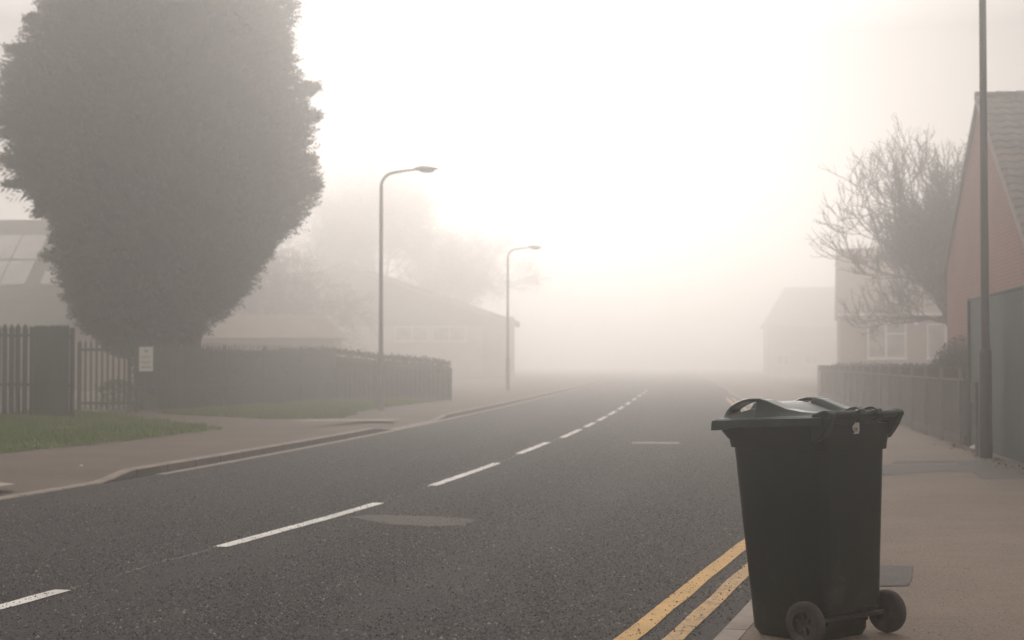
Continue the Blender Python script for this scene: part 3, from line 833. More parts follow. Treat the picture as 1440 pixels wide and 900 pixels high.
# ------------------------------------------------------------------ right side fences
def gfence(Z): return (3.685 + .1285 * Z, Z)
def frame_at(p, q):
    return math.atan2(q[1] - p[1], q[0] - p[0]), math.hypot(q[0] - p[0], q[1] - p[1])
def steel_panel(Za, Zb, label, edge):
    p, q = gfence(Za), gfence(Zb); rz, L = frame_at(p, q)
    r = empty('steel_fence', (p[0] + .05, p[1], HR), rz); tag(r, label, 'fence', 'green steel sheet fencing')
    m = MB(); n = int(L / .09); V = []; F = []
    # shallow box-rib sheet
    xs = []; x = 0
    while x < L - .01:
        for dx, o in ((0, 0), (2.93, 0), (2.935, .008), (2.955, .008), (2.96, 0)):
            if x + dx <= L: xs.append((x + dx, o))
        x += 3.0
    xs.append((L, 0))
    for side in (0, 1):
        for zz in (.03, 2.17):
            for xx, o in xs: V.append((xx, (o if not side else o - .03), zz))
    k = len(xs)
    for i in range(k - 1):
        F += [(i, i + 1, k + i + 1, k + i), (2 * k + i, 3 * k + i, 3 * k + i + 1, 2 * k + i + 1), (k + i, k + i + 1, 3 * k + i + 1, 3 * k + i), (i, 2 * k + i, 2 * k + i + 1, i + 1)]
    F += [(0, k, 3 * k, 2 * k), (k - 1, 3 * k - 1, 4 * k - 1, 2 * k - 1)]
    m.add(V, F); m.build('sheet', M['steel_green'], r)
    MB().box((L / 2, -.008, 2.185), (L, .07, .025)).build('capping', M['steel_green'], r)
    MB().box((L + .03, 0, 1.1), (.05, .07, 2.22)).build('post', M['steel_edge' if edge else 'steel_green'], r)
    MB().box((-.03, 0, 1.1), (.05, .07, 2.22)).build('post', M['steel_green'], r)
steel_panel(19.35, 23.65, 'tall dark green steel fence section behind the maroon lamp column', False)
steel_panel(12.8, 19.22, 'green steel fence section with pale edge post, cut off by the right picture edge', True)

def low_fence(Za, Zb):
    p, q = gfence(Za), gfence(Zb); rz, L = frame_at(p, q)
    r = empty('low_fence', (p[0], p[1], HR), rz); tag(r, 'low dark boarded fence with thin posts running back along the right pavement', 'fence')
    b = MB(); x = 0
    while x < L:
        w = .098; b.box((x + .05, random.uniform(-.004, .004) - .03, .53 + random.uniform(-.006, .006)), (w, .02, 1.02)); x += .1
    x = .05
    while x < L:
        b.box((x, -.004, 1.07), (.014, .014, .20)); x += .11
    b.build('boards', M['board'], r)
    MB().box((L / 2, .01, 1.0), (L, .028, .032)).build('rail', M['board_post'], r)
    MB().box((L / 2, .004, .10), (L, .034, .14)).build('gravel_board', M['board'], r)
    n = int(L / 2.02)
    for i in range(n + 1):
        MB().box((.35 + i * 2.02, .022, .58), (.045, .045, 1.18)).build('post', M['board_post'], r)
low_fence(23.85, 58.0)
hedge('hedge', (gfence(25)[0] + .8, 25), (gfence(58)[0] + .75, 58), 1.1, lambda a: 1.12 + .04 * math.sin(23 * a) + .03 * math.sin(51 * a), 30000, M['brownhedge'], 'clipped brown winter hedge showing above the low boarded fence', size=.075, z0=.04)
def twiggy(name, c, rad, h, n, label, mat):
    r = empty(name, c); tag(r, label, 'bush')
    q = []
    for i in range(n):
        a = random.random() * 6.28; el = random.uniform(.5, 1.5)
        d = Vector((math.cos(a) * math.cos(el), math.sin(a) * math.cos(el), math.sin(el)))
        p = Vector((random.gauss(0, rad * .3), random.gauss(0, rad * .3), random.uniform(.2, .7) * h))
        L = random.uniform(.25, .6) * h * .8
        for s in range(3):
            e = (d + Vector((random.gauss(0, .25), random.gauss(0, .25), random.gauss(0, .2)))).normalized()
            o = e.orthogonal().normalized() * (.008 * (1 - s * .25))
            p2 = p + e * L / 3
            if p2.z > h * (1.0 - .35 * (math.hypot(p2.x, p2.y) / rad) ** 2) + random.gauss(0, .06): break
            q += [p - o, p + o, p2 + o * .7, p2 - o * .7]
            o2 = e.cross(o)
            q += [p - o2, p + o2, p2 + o2 * .7, p2 - o2 * .7]
            p, d = p2, e
    tris('twigs', [tuple(v) for v in q], M['twig'], r, 4)
    def pts(n):
        a = rng.random(n) * 6.28; rr = rad * np.sqrt(rng.random(n)); z = h * (1.02 - .45 * (rr / rad) ** 2) * rng.random(n) ** .5
        return np.stack([rr * np.cos(a), rr * np.sin(a), z], 1)
    tris('foliage', leaf_cloud(pts, 6500, .055), mat, r, 4)
twiggy('bush', (8.38, 29.8, .05), .72, 1.75, 1300, 'twiggy brown bush rising over the low fence beside the brick gable', M['brownhedge'])

# scrap of litter and leaves
def blob(name, c, s, seed, mat, label, cat):
    r = random.Random(seed); m = MB(); rings = []
    for i in range(6):
        v = i / 5; z = s[2] * v
        k = max(.12, math.sin(math.pi * (.18 + .8 * v)))
        rings.append([(s[0] * k * math.cos(a) * r.uniform(.7, 1.15), s[1] * k * math.sin(a) * r.uniform(.7, 1.15), z * r.uniform(.85, 1.1)) for a in np.linspace(0, 6.283, 10, endpoint=False)])
    m.loft(rings); o = m.build(name, mat, None, False); o.location = c
    return tag(o, label, cat)
blob('litter', (6.72, 23.3, HR - .003), (.075, .06, .075), 4, M['paper'], 'crumpled white litter lying at the foot of the green steel fence', 'litter')
blob('paper_scrap', (-5.05, 18.8, .093), (.022, .02, .022), 5, M['paper'], 'tiny white scrap on the left pavement near the dropped kerb', 'litter')
blob('paper_scrap', (-6.8, 25.1, .14), (.025, .022, .035), 6, M['paper'], 'tiny white scrap caught in the grass verge', 'litter')
n = 260
c = np.zeros((n, 3)); zz = rng.uniform(16, 24.5, n); c[:, 1] = zz; c[:, 0] = 3.685 + .1285 * zz - np.abs(rng.normal(0, .14, n)) - .02; c[:, 2] = HR + .012 + .012 * rng.random(n)
d = rng.normal(size=(n, 3)); d[:, 2] *= .25; d /= np.linalg.norm(d, axis=1)[:, None]
e = np.cross(d, np.array([0, 0, 1.0]) + rng.normal(0, .3, (n, 3))); e /= np.linalg.norm(e, axis=1)[:, None]
Ls = (.03 + .05 * rng.random(n))[:, None]
tag(tris('fallen_leaves', np.stack([c - d * Ls * .5, c + e * Ls * .3, c + d * Ls * .5, c - e * Ls * .3], 1).reshape(-1, 3), M['deadleaf'], None, 4), 'brown fallen leaves gathered along the foot of the green steel fence', 'leaves', kind='stuff')

# ------------------------------------------------------------------ windows
def window(parent, x, z, w, h, lights, y=0.0):
    """a white framed window on a wall facing -y (local), centred x, sill z"""
    f = MB(); t = .075
    f.box((x, y - .02, z + t / 2), (w, .07, t)); f.box((x, y - .02, z + h - t / 2), (w, .07, t))
    f.box((x - w / 2 + t / 2, y - .02, z + h / 2), (t, .07, h - 2 * t)); f.box((x + w / 2 - t / 2, y - .02, z + h / 2), (t, .07, h - 2 * t))
    for lx in lights.get('v', []): f.box((x - w / 2 + lx, y - .02, z + h / 2), (.09, .066, h - 2 * t))
    for (a, b, zz) in lights.get('h', []): f.box((x - w / 2 + (a + b) / 2, y - .02, z + zz), (b - a, .062, .08))
    fo = f.build('window', M['upvc'], parent)
    MB().box((x, y - .004, z + h / 2), (w - .1, .012, h - .1)).build('pane', M['glass'], fo)
    MB().box((x, y - .06, z - .03), (w + .12, .14, .05)).build('sill', M['upvc'], fo)
    return fo

# ------------------------------------------------------------------ brick gable house on the right
def gable_house():
    t = Vector((.1275, .9918, 0)); rr = Vector((.9918, -.1275, 0)); pitch = .65; half = 5.05; top = 6.95 - HR; depth = 7.5
    eave = top - half * pitch
    rz = math.atan2(rr.y, rr.x)
    r = empty('brick_house', (9.97, 34.0, HR), rz); tag(r, 'red brick house with a steep tiled roof, gable end towards the road', 'house')
    # local: x away from the road, y along the road (far = +)
    w = MB()
    prof = [(-half, 0), (half, 0), (half, eave), (0, top - .06), (-half, eave)]
    V = [(0, y, z) for y, z in prof] + [(depth, y, z) for y, z in prof]
    F = [(4, 3, 2, 1, 0), (5, 6, 7, 8, 9), (0, 1, 6, 5), (1, 2, 7, 6), (4, 0, 5, 9)]
    w.add(V, F)
    wo = w.build('wall', M['brick'], r); set_uv(wo, lambda x, y, z: (y + x, z))
    ro = None
    L = math.hypot(half + .25, (half + .25) * pitch)
    nx, ny = 200, 180
    us = np.linspace(-.07, depth, nx); vs = np.linspace(0, L, ny)
    roofs = []
    for sgn in (-1, 1):
        V = []; F = []
        ca, sa = (half + .25) / L, (half + .25) * pitch / L
        for v in vs:
            fr = (v / .32) % 1.0
            for u in us:
                if sgn > 0: h = .03
                else:
                    ph = (u / .30) % 1.0
                    h = .028 + .034 * fr + .030 * (math.sin(ph * 2 * math.pi) * .5 + .5) ** 1.5 * (1 if fr > .02 else .6)
                V.append((u, sgn * v * ca + sgn * h * sa, top - v * sa + h * ca))
        for j in range(ny - 1):
            for i in range(nx - 1):
                a = j * nx + i; q = (a, a + 1, a + nx + 1, a + nx)
                F.append(q if sgn > 0 else q[::-1])
        roofs.append((V, F))
    m = MB(); m.add(*roofs[0]); m.add(*roofs[1]); ro = m.build('roof', M['tile'], r)
    m = MB(); x = -.09
    while x < depth:
        m.tube([(x, 0, top + .045), (x + .42, 0, top + .035)], [.105, .098], 12); x += .43
    m.build('ridge_tiles', M['tile'], ro, True, 40)
    for sgn in (-1, 1):
        b = MB(); e = (half + .25)
        P0 = []
        for x in (-.075, -.03):
            for (y, dz) in ((0, .0), (0, -.16), (sgn * e, -.16), (sgn * e, .0)):
                P0.append((x, y, top - abs(y) * pitch + dz + .012))
        b.add(P0, [(0, 1, 2, 3), (7, 6, 5, 4), (0, 4, 5, 1), (1, 5, 6, 2), (2, 6, 7, 3), (3, 7, 4, 0)])
        b.build('barge_board' if sgn > 0 else 'verge', M['barge' if sgn > 0 else 'mortar'], ro)
    MB().box((-.02, 0, top - .02), (.12, .22, .1)).build('verge_mortar', M['mortar'], ro)
gable_house()

# bungalow with white windows behind the bare tree
def bungalow_right():
    r = empty('bungalow', (15.6, 76.0, HR), R(-10.5)); tag(r, 'brown brick bungalow with white framed windows behind the bare tree', 'house')
    W, D, e, top = 15.0, 9.0, 3.6, 7.0
    w = MB(); w.box((W / 2, D / 2, e / 2), (W, D, e)); wo = w.build('wall', M['brick_far'], r); set_uv(wo, lambda x, y, z: (x + y, z))
    o = .35
    m = MB(); q = .12
    V = [(-q, -o, e - .1), (W + q, -o, e - .1), (W + q, D + o, e - .1), (-q, D + o, e - .1), (-q, D / 2, top), (W + q, D / 2, top)]
    m.add(V, [(0, 1, 5, 4), (1, 2, 5), (2, 3, 4, 5), (3, 0, 4), (0, 3, 2, 1)])
    ro = m.build('roof', M['roof_mid'], r)
    MB().box((W / 2, -o - .05, e - .06), (W + .2, .09, .1)).build('gutter', M['upvc'], ro)
    window(r, 2.15, 1.45, 1.80, 1.70, {'v': [.86], 'h': [(.9, 1.72, 1.18)]})
    window(r, 4.98, 1.45, 2.0, 1.66, {'v': [.87], 'h': []})
    MB().box((3.5, -.03, 3.15), (.18, .1, .24)).build('alarm_box', M['upvc'], r)
bungalow_right()
def far_house(name, loc, rz, W, D, e, top, wall, roof, label, wins, hip=0.0, o=.4):
    r = empty(name, loc, rz); tag(r, label, 'house')
    w = MB()
    wo = w.box((W / 2, D / 2, e / 2), (W, D, e)).build('wall', wall, r); set_uv(wo, lambda x, y, z: (x + y, z))
    m = MB()
    V = [(-o, -o, e - .08), (W + o, -o, e - .08), (W + o, D + o, e - .08), (-o, D + o, e - .08), (hip, D / 2, top), (W - hip, D / 2, top)]
    m.add(V, [(0, 1, 5, 4), (1, 2, 5), (2, 3, 4, 5), (3, 0, 4), (0, 3, 2, 1)])
    ro = m.build('roof', roof, r)
    for x, z, ww, hh in wins: window(r, x, z, ww, hh, {'v': [ww / 2], 'h': []})
    return r
far_house('house', (27.5, 172, .05), R(-6), 19, 10, 5.2, 9.6, M['render_wall'], M['roof_fogged'], 'faint house dissolving in fog beyond the bungalow on the right', [(1.6, 1.0, 1.4, 1.2), (4.6, 1.0, 1.4, 1.2)], 2.2)

# long low building across the road, gable towards the camera
def far_gable():
    r = empty('hall_building', (-26.9, 128.0, .08), R(0)); tag(r, 'pale low pitched building fading into fog behind the second lamp post', 'building')
    W, D, e, top = 27.1, 16, 4.5, 9.2
    w = MB()
    prof = [(0, 0), (W, 0), (W, e), (W / 2, top - .1), (0, e)]
    V = [(x, 0, z) for x, z in prof] + [(x, D, z) for x, z in prof]
    w.add(V, [(0, 1, 2, 3, 4), (9, 8, 7, 6, 5), (1, 6, 7, 2), (0, 4, 9, 5)])
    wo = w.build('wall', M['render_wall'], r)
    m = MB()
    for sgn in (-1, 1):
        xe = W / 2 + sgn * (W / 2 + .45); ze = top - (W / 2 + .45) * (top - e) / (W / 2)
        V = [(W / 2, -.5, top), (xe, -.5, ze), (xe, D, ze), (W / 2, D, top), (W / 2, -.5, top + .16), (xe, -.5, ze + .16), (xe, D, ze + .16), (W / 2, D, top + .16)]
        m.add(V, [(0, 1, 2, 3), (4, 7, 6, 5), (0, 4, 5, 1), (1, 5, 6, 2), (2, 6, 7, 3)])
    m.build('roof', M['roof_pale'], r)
    b = MB(); b.box((W - 1.3, -.08, e / 2 + .2), (2.6, .2, e + .4)); bo = b.build('brick_pier', M['brick_pale'], r); set_uv(bo, lambda x, y, z: (x, z))
    g_ = MB(); P0 = [(0, -.02, e - .35), (W, -.02, e - .35), (W / 2, -.02, top - .3)]
    g_.add([(x, -.03, z) for x, y, z in P0] + [(x, -.005, z) for x, y, z in P0], [(0, 1, 2), (5, 4, 3), (0, 3, 4, 1), (1, 4, 5, 2), (2, 5, 3, 0)])
    g_.build('gable_cladding', M['roof_pale'], r)
    for x, ww in ((18.9, 2.7), (21.9, 2.7)):
        window(r, x, 2.95, ww, 1.2, {'v': [ww / 2], 'h': []}, y=-.02)
far_gable()

# big dark roof behind the tall palisade, far left
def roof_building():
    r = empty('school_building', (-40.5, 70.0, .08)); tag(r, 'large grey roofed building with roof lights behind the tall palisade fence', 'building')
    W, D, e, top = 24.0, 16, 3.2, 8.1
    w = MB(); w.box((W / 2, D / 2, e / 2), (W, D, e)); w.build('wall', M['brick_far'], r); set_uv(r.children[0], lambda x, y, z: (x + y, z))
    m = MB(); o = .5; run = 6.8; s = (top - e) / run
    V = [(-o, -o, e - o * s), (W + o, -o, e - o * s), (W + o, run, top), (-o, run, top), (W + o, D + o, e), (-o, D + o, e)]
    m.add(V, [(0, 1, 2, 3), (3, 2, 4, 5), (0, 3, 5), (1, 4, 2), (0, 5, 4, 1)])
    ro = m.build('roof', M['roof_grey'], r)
    def light(x0, x1, y0, y1):
        b = MB(); pts = []
        for k in (.02, .10):
            for x, y in ((x0, y0), (x1, y0), (x1, y1), (x0, y1)): pts.append((x, y, e + y * s + k))
        b.add(pts, [(4, 5, 6, 7), (0, 1, 5, 4), (1, 2, 6, 5), (2, 3, 7, 6), (3, 0, 4, 7)])
        b.build('roof_light', M['skylight'], ro)
    x = 9.0
    for i in range(8):
        for a, b in ((2.05, 3.65), (3.8, 5.5)):
            light(x + i * 1.2, x + i * 1.2 + 1.12, a, b)
    light(19.2, 20.6, 2.1, 2.95)
    # lower lean-to roof in front
    m = MB(); V = [(2, -4.6, 1.95), (17.5, -4.6, 1.5), (17.5, -.5, 2.45), (2, -.5, 2.75), (2, -4.6, 1.8), (17.5, -4.6, 1.35), (17.5, -.5, 2.3), (2, -.5, 2.6)]
    m.add(V, [(0, 1, 2, 3), (7, 6, 5, 4), (0, 4, 5, 1), (1, 5, 6, 2), (2, 6, 7, 3), (3, 7, 4, 0)])
    m.build('canopy', M['roof_brown'], r)
    for px in (3, 8, 13, 17):
        MB().box((px, -4.3, .75), (.12, .12, 1.6 if px < 10 else 1.4)).build('canopy_post', M['roof_brown'], r)
roof_building()
# low outbuilding glimpsed behind the conifer fence
far_house('outbuilding', (-15.2, 70, .08), R(2), 7.4, 4.5, 2.4, 3.4, M['brick_pale'], M['roof_mid'], 'low outbuilding with a shallow roof just right of the conifer foot', [(3.9, 1.35, .8, .5)], .6)

# ------------------------------------------------------------------ bare trees
M['pale_bark'] = m_noisy('fog_pale_birch_bark', (0.20, 0.18, 0.155), (0.28, 0.25, 0.22), 6, 0.95)  # birch bark paled to help the far trees dissolve in fog
branch_tree('bare_tree', (12.95, 46.0, .05), 7.8, .92, 12, 'broad leafless tree with rising twigs behind the brick gable', levels=6, trunk_h=2.2, r0=.21, kids=(6, 3, 3, 2, 2, 2), upturn=.31, lenf=.68, first_out=1.15, minr=.0125, leader=.26, jit=.11)
GT = 'bare trees in the fog'
branch_tree('bare_tree', (-12.5, 142.0, .05), 19.0, .5, 8, 'tall faint birch, the taller of the ghostly trees behind the left lamp post', levels=6, trunk_h=6.0, r0=.22, kids=(5, 3, 3, 4, 3), upturn=.12, droop=.26, lenf=.69, first_out=.5, minr=.014, group=GT, mat='pale_bark')
branch_tree('bare_tree', (-5.2, 150.0, .05), 15.5, .5, 19, 'smaller faint bare tree between the left lamp post and the second lamp', levels=6, trunk_h=4.5, r0=.18, kids=(4, 3, 3, 4, 3), upturn=.14, droop=.22, lenf=.68, first_out=.5, minr=.014, group=GT, mat='pale_bark')
branch_tree('bare_tree', (-14.2, 90.0, .05), 9.5, 1.0, 27, 'weeping bare tree just right of the conifer with trailing branches', levels=6, trunk_h=2.6, r0=.15, kids=(4, 3, 3, 4, 3), upturn=.14, droop=.32, lenf=.70, first_out=1.0, minr=.010, group=GT, mat='pale_bark')

# ------------------------------------------------------------------ the wheelie bin
def rrect(x0, x1, y0, y1, z, r=.05, n=6):
    pts = []
    for cx, cy, a0 in ((x1 - r, y1 - r, 0), (x0 + r, y1 - r, 90), (x0 + r, y0 + r, 180), (x1 - r, y0 + r, 270)):
        for k in range(n + 1):
            a = R(a0 + 90 * k / n); pts.append((cx + r * math.cos(a), cy + r * math.sin(a), z))
    return pts
def wheelie_bin():
    th = R(40)
    r = empty('wheelie_bin', (1.555, 7.295, HR), th)
    tag(r, 'dark green two wheeled refuse bin standing at the kerb with its lid shut', 'wheelie bin')
    b = MB(); rings = []
    def sec(z, ex=0, back=None, front=None, rad=.05):
        k = z / .9
        hx = .207 + (.234 - .207) * k + ex
        y0 = (0.0 - .012 * k - ex) if back is None else back
        y1 = (.440 + (.545 - .440) * k + ex) if front is None else front
        return rrect(-hx, hx, y0, y1, z, rad)
    rings.append(sec(.012, -.03, back=.10, rad=.03)); rings.append(sec(.0, -.018, back=.085, rad=.04)); rings.append(sec(.03, 0, back=.07))
    rings.append(sec(.118, 0, back=.07)); rings.append(sec(.128, 0, back=.055)); rings.append(sec(.131, 0, back=.008)); rings.append(sec(.145, 0))
    for z in np.linspace(.2, .84, 9): rings.append(sec(z))
    rings.append(sec(.862)); rings.append(sec(.863, .012)); rings.append(sec(.90, .014))
    rings.append(sec(.905, .015, front=.570))
    rings.append(sec(.938, .016, front=.605))
    rings.append(sec(.946, .020, front=.612, back=-.026)); rings.append(sec(.98, .022, front=.614, back=-.028)); rings.append(sec(.984, .018, front=.610, back=-.024)); rings.append(sec(.984, .0, front=.57, back=.0))
    b.loft(rings)
    body = b.build('body', M['bin'], r, True, 32)
    bevel(body, .004, 2)
    # foot pad and axle housings at the back of the base
    for x in (-.12, .12): MB().box((x, .066, .10), (.05, .06, .05)).build('axle_housing', M['bin'], r)
    MB().tube([(-.31, .042, .10), (.31, .042, .10)], .0115, 12).build('axle', M['hub'], r, True, 40)
    def wheel(sgn):
        c = Vector((sgn * .294, .042, .10)); rt = .10
        w = empty('wheel', c); w.parent = r
        t = MB(); prof = [(-.021, .066), (-.025, .076), (-.0245, .088), (-.019, .097), (-.008, .1), (.008, .1), (.019, .097), (.0245, .088), (.025, .076), (.021, .066)]
        rings = []
        for a in np.linspace(0, 2 * math.pi, 44, endpoint=False):
            rings.append([(x, rr * math.cos(a), rr * math.sin(a)) for x, rr in prof])
        n = len(prof); V = [p for q in rings for p in q]; F = []
        for i in range(44):
            for k in range(n):
                a = i * n + k; bb = i * n + (k + 1) % n; c2 = ((i + 1) % 44) * n + (k + 1) % n; d = ((i + 1) % 44) * n + k
                F.append((a, bb, c2, d))
        t.add(V, F); t.build('tyre', M['rubber'], w, True, 50)
        h = MB()
        def ring(r1, r2, x1, x2):
            V = []; F = []
            for a in np.linspace(0, 2 * math.pi, 40, endpoint=False):
                for x, rr in ((x1, r1), (x2, r1), (x2, r2), (x1, r2)): V.append((x, rr * math.cos(a), rr * math.sin(a)))
            for i in range(40):
                for k in range(4):
                    F.append((i * 4 + k, i * 4 + (k + 1) % 4, ((i + 1) % 40) * 4 + (k + 1) % 4, ((i + 1) % 40) * 4 + k))
            h.add(V, F)
        ring(.054, .067, -.0215, .0215)
        h.tube([(-.026, 0, 0), (.026, 0, 0)], .016, 18)
        h.tube([(sgn * .026, 0, 0), (sgn * .032, 0, 0)], [.010, .007], 14)
        for k in range(6):
            a = R(60 * k + 15)
            V = []
            for rr, wd in ((.013, .009), (.056, .006)):
                for x in (-.009, .013 * 1):
                    for s in (-1, 1):
                        V.append((x * sgn, rr * math.cos(a) - s * wd * math.sin(a), rr * math.sin(a) + s * wd * math.cos(a)))
            h.add(V, [(0, 1, 3, 2), (4, 6, 7, 5), (0, 4, 5, 1), (2, 3, 7, 6), (0, 2, 6, 4), (1, 5, 7, 3)])
        # web behind the spokes
        V = []; F = []
        for x in (-.011 * sgn, -.006 * sgn):
            for rr in (.012, .056):
                V += [(x, rr * math.cos(a), rr * math.sin(a)) for a in np.linspace(0, 2 * math.pi, 40, endpoint=False)]
        for i in range(40):
            j = (i + 1) % 40
            F += [(i, j, 40 + j, 40 + i), (80 + i, 120 + i, 120 + j, 80 + j)]
        h.add(V, F)
        h.build('hub', M['hub'], w, True, 40)
    wheel(-1); wheel(1)
    # handle bar with end brackets and lugs
    hb = MB(); hy, hz = -.062, 1.028
    hb.tube([(-.262, hy, hz), (-.255, hy, hz), (.255, hy, hz), (.262, hy, hz)], [.012, .0175, .0175, .012], 18)
    ho = hb.build('handle', M['bin'], r, True, 50)
    for sgn in (-1, 1):
        m = MB(); x0, x1 = sgn * .222, sgn * .262
        prof = [(.03, .985), (.03, 1.03), (-.03, 1.048), (-.066, 1.050), (-.083, 1.034), (-.080, 1.01), (-.062, .975), (-.036, .94), (-.014, .915), (.03, .90)]
        V = [(x0, y, z) for y, z in prof] + [(x1, y, z) for y, z in prof]; k = len(prof)
        F = [tuple(range(k)) if sgn < 0 else tuple(range(k - 1, -1, -1)), tuple(range(2 * k - 1, k - 1, -1)) if sgn < 0 else tuple(range(k, 2 * k))]
        for i in range(k):
            j = (i + 1) % k; F.append((i, k + i, k + j, j) if sgn < 0 else (i, j, k + j, k + i))
        m.add(V, F); o = m.build('bracket', M['bin'], ho, False); bevel(o, .007, 3)
        m = MB(); m.tube([(sgn * .262, hy - .004, hz), (sgn * .270, hy - .004, hz)], [.017, .014], 16); m.build('hinge_pin', M['bin'], ho, True, 40)
    # lid
    nx, ny = 96, 110
    xs = np.linspace(-.268, .268, nx); ys = np.linspace(-.03, .625, ny)
    def ss(a, b, x): 
        t = min(1, max(0, (x - a) / (b - a))); return t * t * (3 - 2 * t)
    def plane(y): return 1.024 - .030 * (y / .65)
    def top_profile(y):    # height of the side ridge above the lid's plane
        pts = [(-.05, .010), (.03, .014), (.11, .020), (.20, .036), (.27, .060), (.32, .078), (.37, .089), (.42, .090), (.46, .084), (.50, .072), (.535, .056), (.56, .034), (.575, .010), (.585, 0)]
        for (a, ha), (c, hc) in zip(pts, pts[1:]):
            if y <= c:
                t = (y - a) / (c - a); return ha + (hc - ha) * t
        return 0
    def lid_h(x, y):
        ax = abs(x)
        rg = ss(.250, .232, ax) * ss(.125, .168, ax)          # cross-section of a ridge
        h = top_profile(y)
        hole = ss(.372, .380, y) * ss(.545, .535, y)
        h = h * (1 - hole) + min(h, .016 + .026 * ss(.56, .37, y)) * hole
        crest = .074 * ss(.10, .44, y) * ss(.548, .475, y) * ss(.166, .120, ax)   # the raised front of the lid between the grips
        dish = -.008 * ss(.17, .08, ax) * ss(.0, .06, y) * ss(.30, .16, y)
        z = plane(y) + max(rg * h, crest) + dish
        e = max(ss(.254, .268, ax), ss(.609, .625, y), ss(-.014, -.03, y))
        return z - .010 * e
    V = []; F = []
    for y in ys:
        for x in xs: V.append((x, y, lid_h(x, y)))
    for j in range(ny - 1):
        for i in range(nx - 1):
            a = j * nx + i; F.append((a, a + 1, a + nx + 1, a + nx))
    # skirt: outer drop, small return, underside
    loop = [j * nx for j in range(ny - 1, 0, -1)] + [i for i in range(nx - 1)] + [j * nx + nx - 1 for j in range(ny - 1)] + [(ny - 1) * nx + i for i in range(nx - 1, 0, -1)]
    b0 = len(V); k = len(loop)
    for q in loop:
        x, y, z = V[q]; fx = 1.004; V.append((x * fx, y + (.002 if y > .58 else 0), z - .014))
    for q in loop:
        x, y, z = V[q]; dz = .034 + .012 * ss(.48, .615, y)
        V.append((x * 1.006, y + (.004 if y > .58 else 0), z - dz))
    for q in loop:
        x, y, z = V[q]; dz = .034 + .012 * ss(.48, .615, y)
        V.append((x * .97, y * .98, z - dz))
    for i in range(k):
        j = (i + 1) % k
        F.append((loop[i], b0 + i, b0 + j, loop[j]))
        for s in range(2): F.append((b0 + s * k + i, b0 + (s + 1) * k + i, b0 + (s + 1) * k + j, b0 + s * k + j))
    m = MB().add(V, F); lid = m.build('lid', M['bin_lid'], r, True, 45)
    for sgn in (-1, 1):
        m = MB(); rings = []
        yy = list(np.linspace(.352, .578, 22))
        for y in yy:
            z = plane(y) + top_profile(y); tt = .016
            dy = .001
            sl = (top_profile(y + dy) - top_profile(y - dy)) / (2 * dy); nl = math.hypot(1, sl); ny_, nz_ = -sl / nl, 1 / nl
            xi, xo = .168, .240
            sec_ = [(xi + .006, 0), (xo - .006, 0), (xo, -.004), (xo, -tt), (xi, -tt), (xi, -.004)]
            rings.append([(sgn * x, y + ny_ * d, z + nz_ * d + .001) for x, d in (sec_ if sgn > 0 else sec_[::-1])][::-1])
        m.loft(rings); m.build('lid_grip', M['bin_lid'], lid, True, 50)
    # hinge straps of the lid, wrapped over the handle bar
    for x in (-.045, .075):
        m = MB(); rings = []
        pth = [(.02, 1.032), (-.01, 1.040), (-.04, 1.052), (-.062, 1.0545), (-.080, 1.046), (-.088, 1.028), (-.080, 1.010), (-.066, 1.003)]
        for i, (y, z) in enumerate(pth):
            a = pth[max(0, i - 1)]; c = pth[min(len(pth) - 1, i + 1)]
            ty, tz = c[0] - a[0], c[1] - a[1]; l = math.hypot(ty, tz); ny_, nz_ = tz / l, -ty / l
            w = .026 if i < 3 else .022
            rings.append([(x - w, y, z), (x + w, y, z), (x + w, y + ny_ * .008, z + nz_ * .008), (x - w, y + ny_ * .008, z + nz_ * .008)])
        m.loft(rings); o = m.build('hinge_strap', M['bin'], lid, False); bevel(o, .003, 2)
    # torn house-number sticker under the handle
    s = empty('sticker', (-.012, -.0325, .936)); s.parent = r
    pg = [(-.030, .036), (-.012, .0535), (.0095, .0535), (.0105, .013), (.0065, .003), (-.024, .002), (-.019, .008), (-.028, .026)]
    V = [(x * 1.25, 0, z) for x, z in pg] + [(x * 1.25, .0012, z) for x, z in pg]; k = len(pg)
    MB().add(V, [tuple(range(k - 1, -1, -1)), tuple(range(k, 2 * k))] + [(i, (i + 1) % k, k + (i + 1) % k, k + i) for i in range(k)]).build('label_paper', M['paper'], s)
    def text(body, size, x, z):
        cu = bpy.data.curves.new('digits', 'FONT'); cu.body = body; cu.size = size; cu.align_x = 'CENTER'; cu.offset = size * .012
        to = bpy.data.objects.new('digits', cu); col.objects.link(to)
        bpy.context.view_layer.update()
        me = bpy.data.meshes.new_from_object(to.evaluated_get(bpy.context.evaluated_depsgraph_get()))
        bpy.data.objects.remove(to); bpy.data.curves.remove(cu)
        o = bpy.data.objects.new('digits', me); col.objects.link(o); me.materials.clear(); me.materials.append(M['ink'])
        o.parent = s; o.location = (x, -.0016, z); o.rotation_euler = (R(90), 0, 0)
    text('39', .030, -.016, .010)
    text('..', .030, .007, .009)
    return r
wheelie_bin()

# ------------------------------------------------------------------ haze
hz = MB()
hz.box((25, 200, 10.2), (330, 446, 22.6))
h = hz.build('haze', None)
tag(h, 'pale even fog filling the whole street', 'haze', kind='stuff')
hm = bpy.data.materials.new('haze_volume'); hm.use_nodes = True
nt = hm.node_tree; nt.nodes.clear()
out = nt.nodes.new('ShaderNodeOutputMaterial'); pv = nt.nodes.new('ShaderNodeVolumePrincipled')
pv.inputs['Color'].default_value = (1.0, 0.982, 0.962, 1)
pv.inputs['Density'].default_value = 0.0125
pv.inputs['Anisotropy'].default_value = 0.84
nt.links.new(pv.outputs[0], out.inputs['Volume'])
h.data.materials.append(hm)

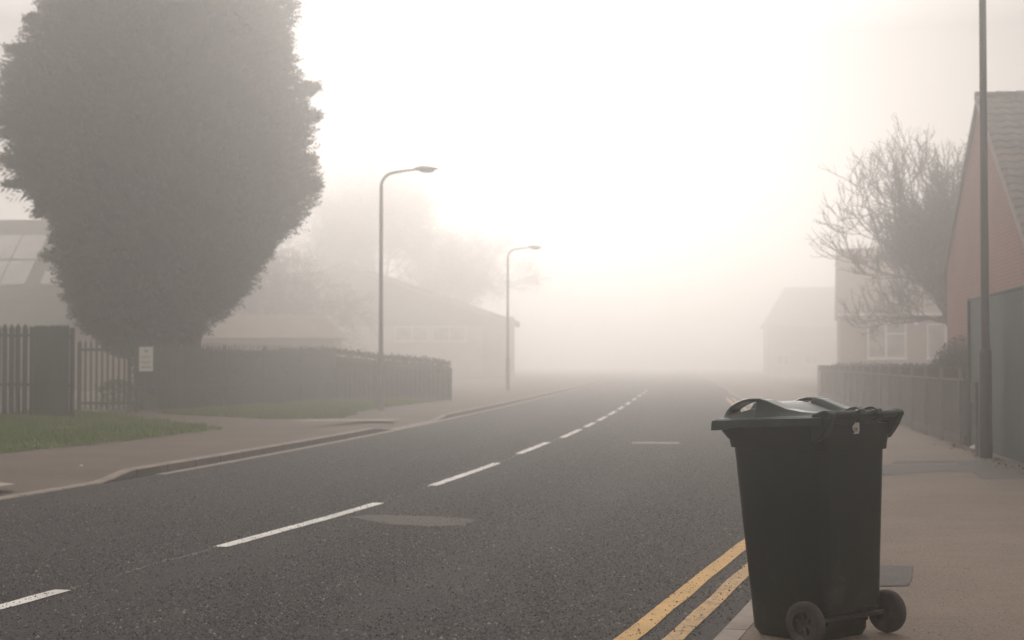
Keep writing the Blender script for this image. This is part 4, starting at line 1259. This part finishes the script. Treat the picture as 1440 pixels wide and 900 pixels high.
# ------------------------------------------------------------------ world, sun, camera
EL, AZ = R(12), R(-2)         # fogged sun ahead, a little right of the view axis
LOW, ZEN = 0.2, 25.0
w = bpy.data.worlds.new('World'); scene.world = w; w.use_nodes = True
nt = w.node_tree; nt.nodes.clear()
wo = nt.nodes.new('ShaderNodeOutputWorld'); bg = nt.nodes.new('ShaderNodeBackground')
sky = nt.nodes.new('ShaderNodeTexSky'); sky.sky_type = 'NISHITA'; sky.sun_disc = False
sky.sun_elevation = EL; sky.sun_rotation = AZ
sky.air_density = 1.0; sky.dust_density = 1.5; sky.ozone_density = 1.0
hs = nt.nodes.new('ShaderNodeHueSaturation'); hs.inputs['Saturation'].default_value = 0.0
mx = nt.nodes.new('ShaderNodeMix'); mx.data_type = 'RGBA'; mx.blend_type = 'MULTIPLY'; mx.inputs[0].default_value = 1.0
mx.inputs[7].default_value = (1.0, 0.945, 0.91, 1)
nt.links.new(sky.outputs[0], hs.inputs['Color']); nt.links.new(hs.outputs[0], mx.inputs[6])
# overcast: cloud layer overhead boosted far beyond the horizon's, to light the ground
tc = nt.nodes.new('ShaderNodeTexCoord'); sx = nt.nodes.new('ShaderNodeSeparateXYZ'); nt.links.new(tc.outputs['Generated'], sx.inputs[0])
mr = nt.nodes.new('ShaderNodeMapRange'); mr.inputs['From Min'].default_value = 0.20; mr.inputs['From Max'].default_value = 0.85
mr.inputs['To Min'].default_value = LOW; mr.inputs['To Max'].default_value = ZEN
nt.links.new(sx.outputs[2], mr.inputs['Value'])
ml = nt.nodes.new('ShaderNodeVectorMath'); ml.operation = 'SCALE'
nt.links.new(mx.outputs[2], ml.inputs[0]); nt.links.new(mr.outputs[0], ml.inputs['Scale'])
nt.links.new(ml.outputs[0], bg.inputs['Color']); bg.inputs['Strength'].default_value = 0.05
nt.links.new(bg.outputs[0], wo.inputs['Surface'])
sd = bpy.data.lights.new('sun', 'SUN'); sd.energy = 1.5; sd.angle = R(28); sd.color = (1.0, 0.945, 0.90)
so = bpy.data.objects.new('sun', sd); col.objects.link(so)
dirv = Vector((math.sin(AZ) * math.cos(EL), math.cos(AZ) * math.cos(EL), math.sin(EL)))
so.rotation_euler = dirv.to_track_quat('Z', 'Y').to_euler(); so.location = (10, 60, 40)

cam = bpy.data.cameras.new('camera'); co = bpy.data.objects.new('camera', cam); col.objects.link(co)
co.location = (0, 0, 1.31); co.rotation_euler = (R(90 + 1.53), 0, 0)
cam.sensor_width = 36; cam.lens = 56.25; cam.clip_end = 2000; cam.clip_start = .05
cam.dof.use_dof = True; cam.dof.focus_distance = 7.6; cam.dof.aperture_fstop = 4.0
scene.camera = co

scene.view_settings.view_transform = 'Standard'; scene.view_settings.look = 'None'
scene.view_settings.exposure = -1.0; scene.view_settings.gamma = 1
scene.cycles.volume_bounces = 8; scene.cycles.max_bounces = 12; scene.cycles.diffuse_bounces = 3; scene.cycles.glossy_bounces = 3
scene.cycles.use_denoising = True; scene.cycles.denoising_prefilter = 'NONE'
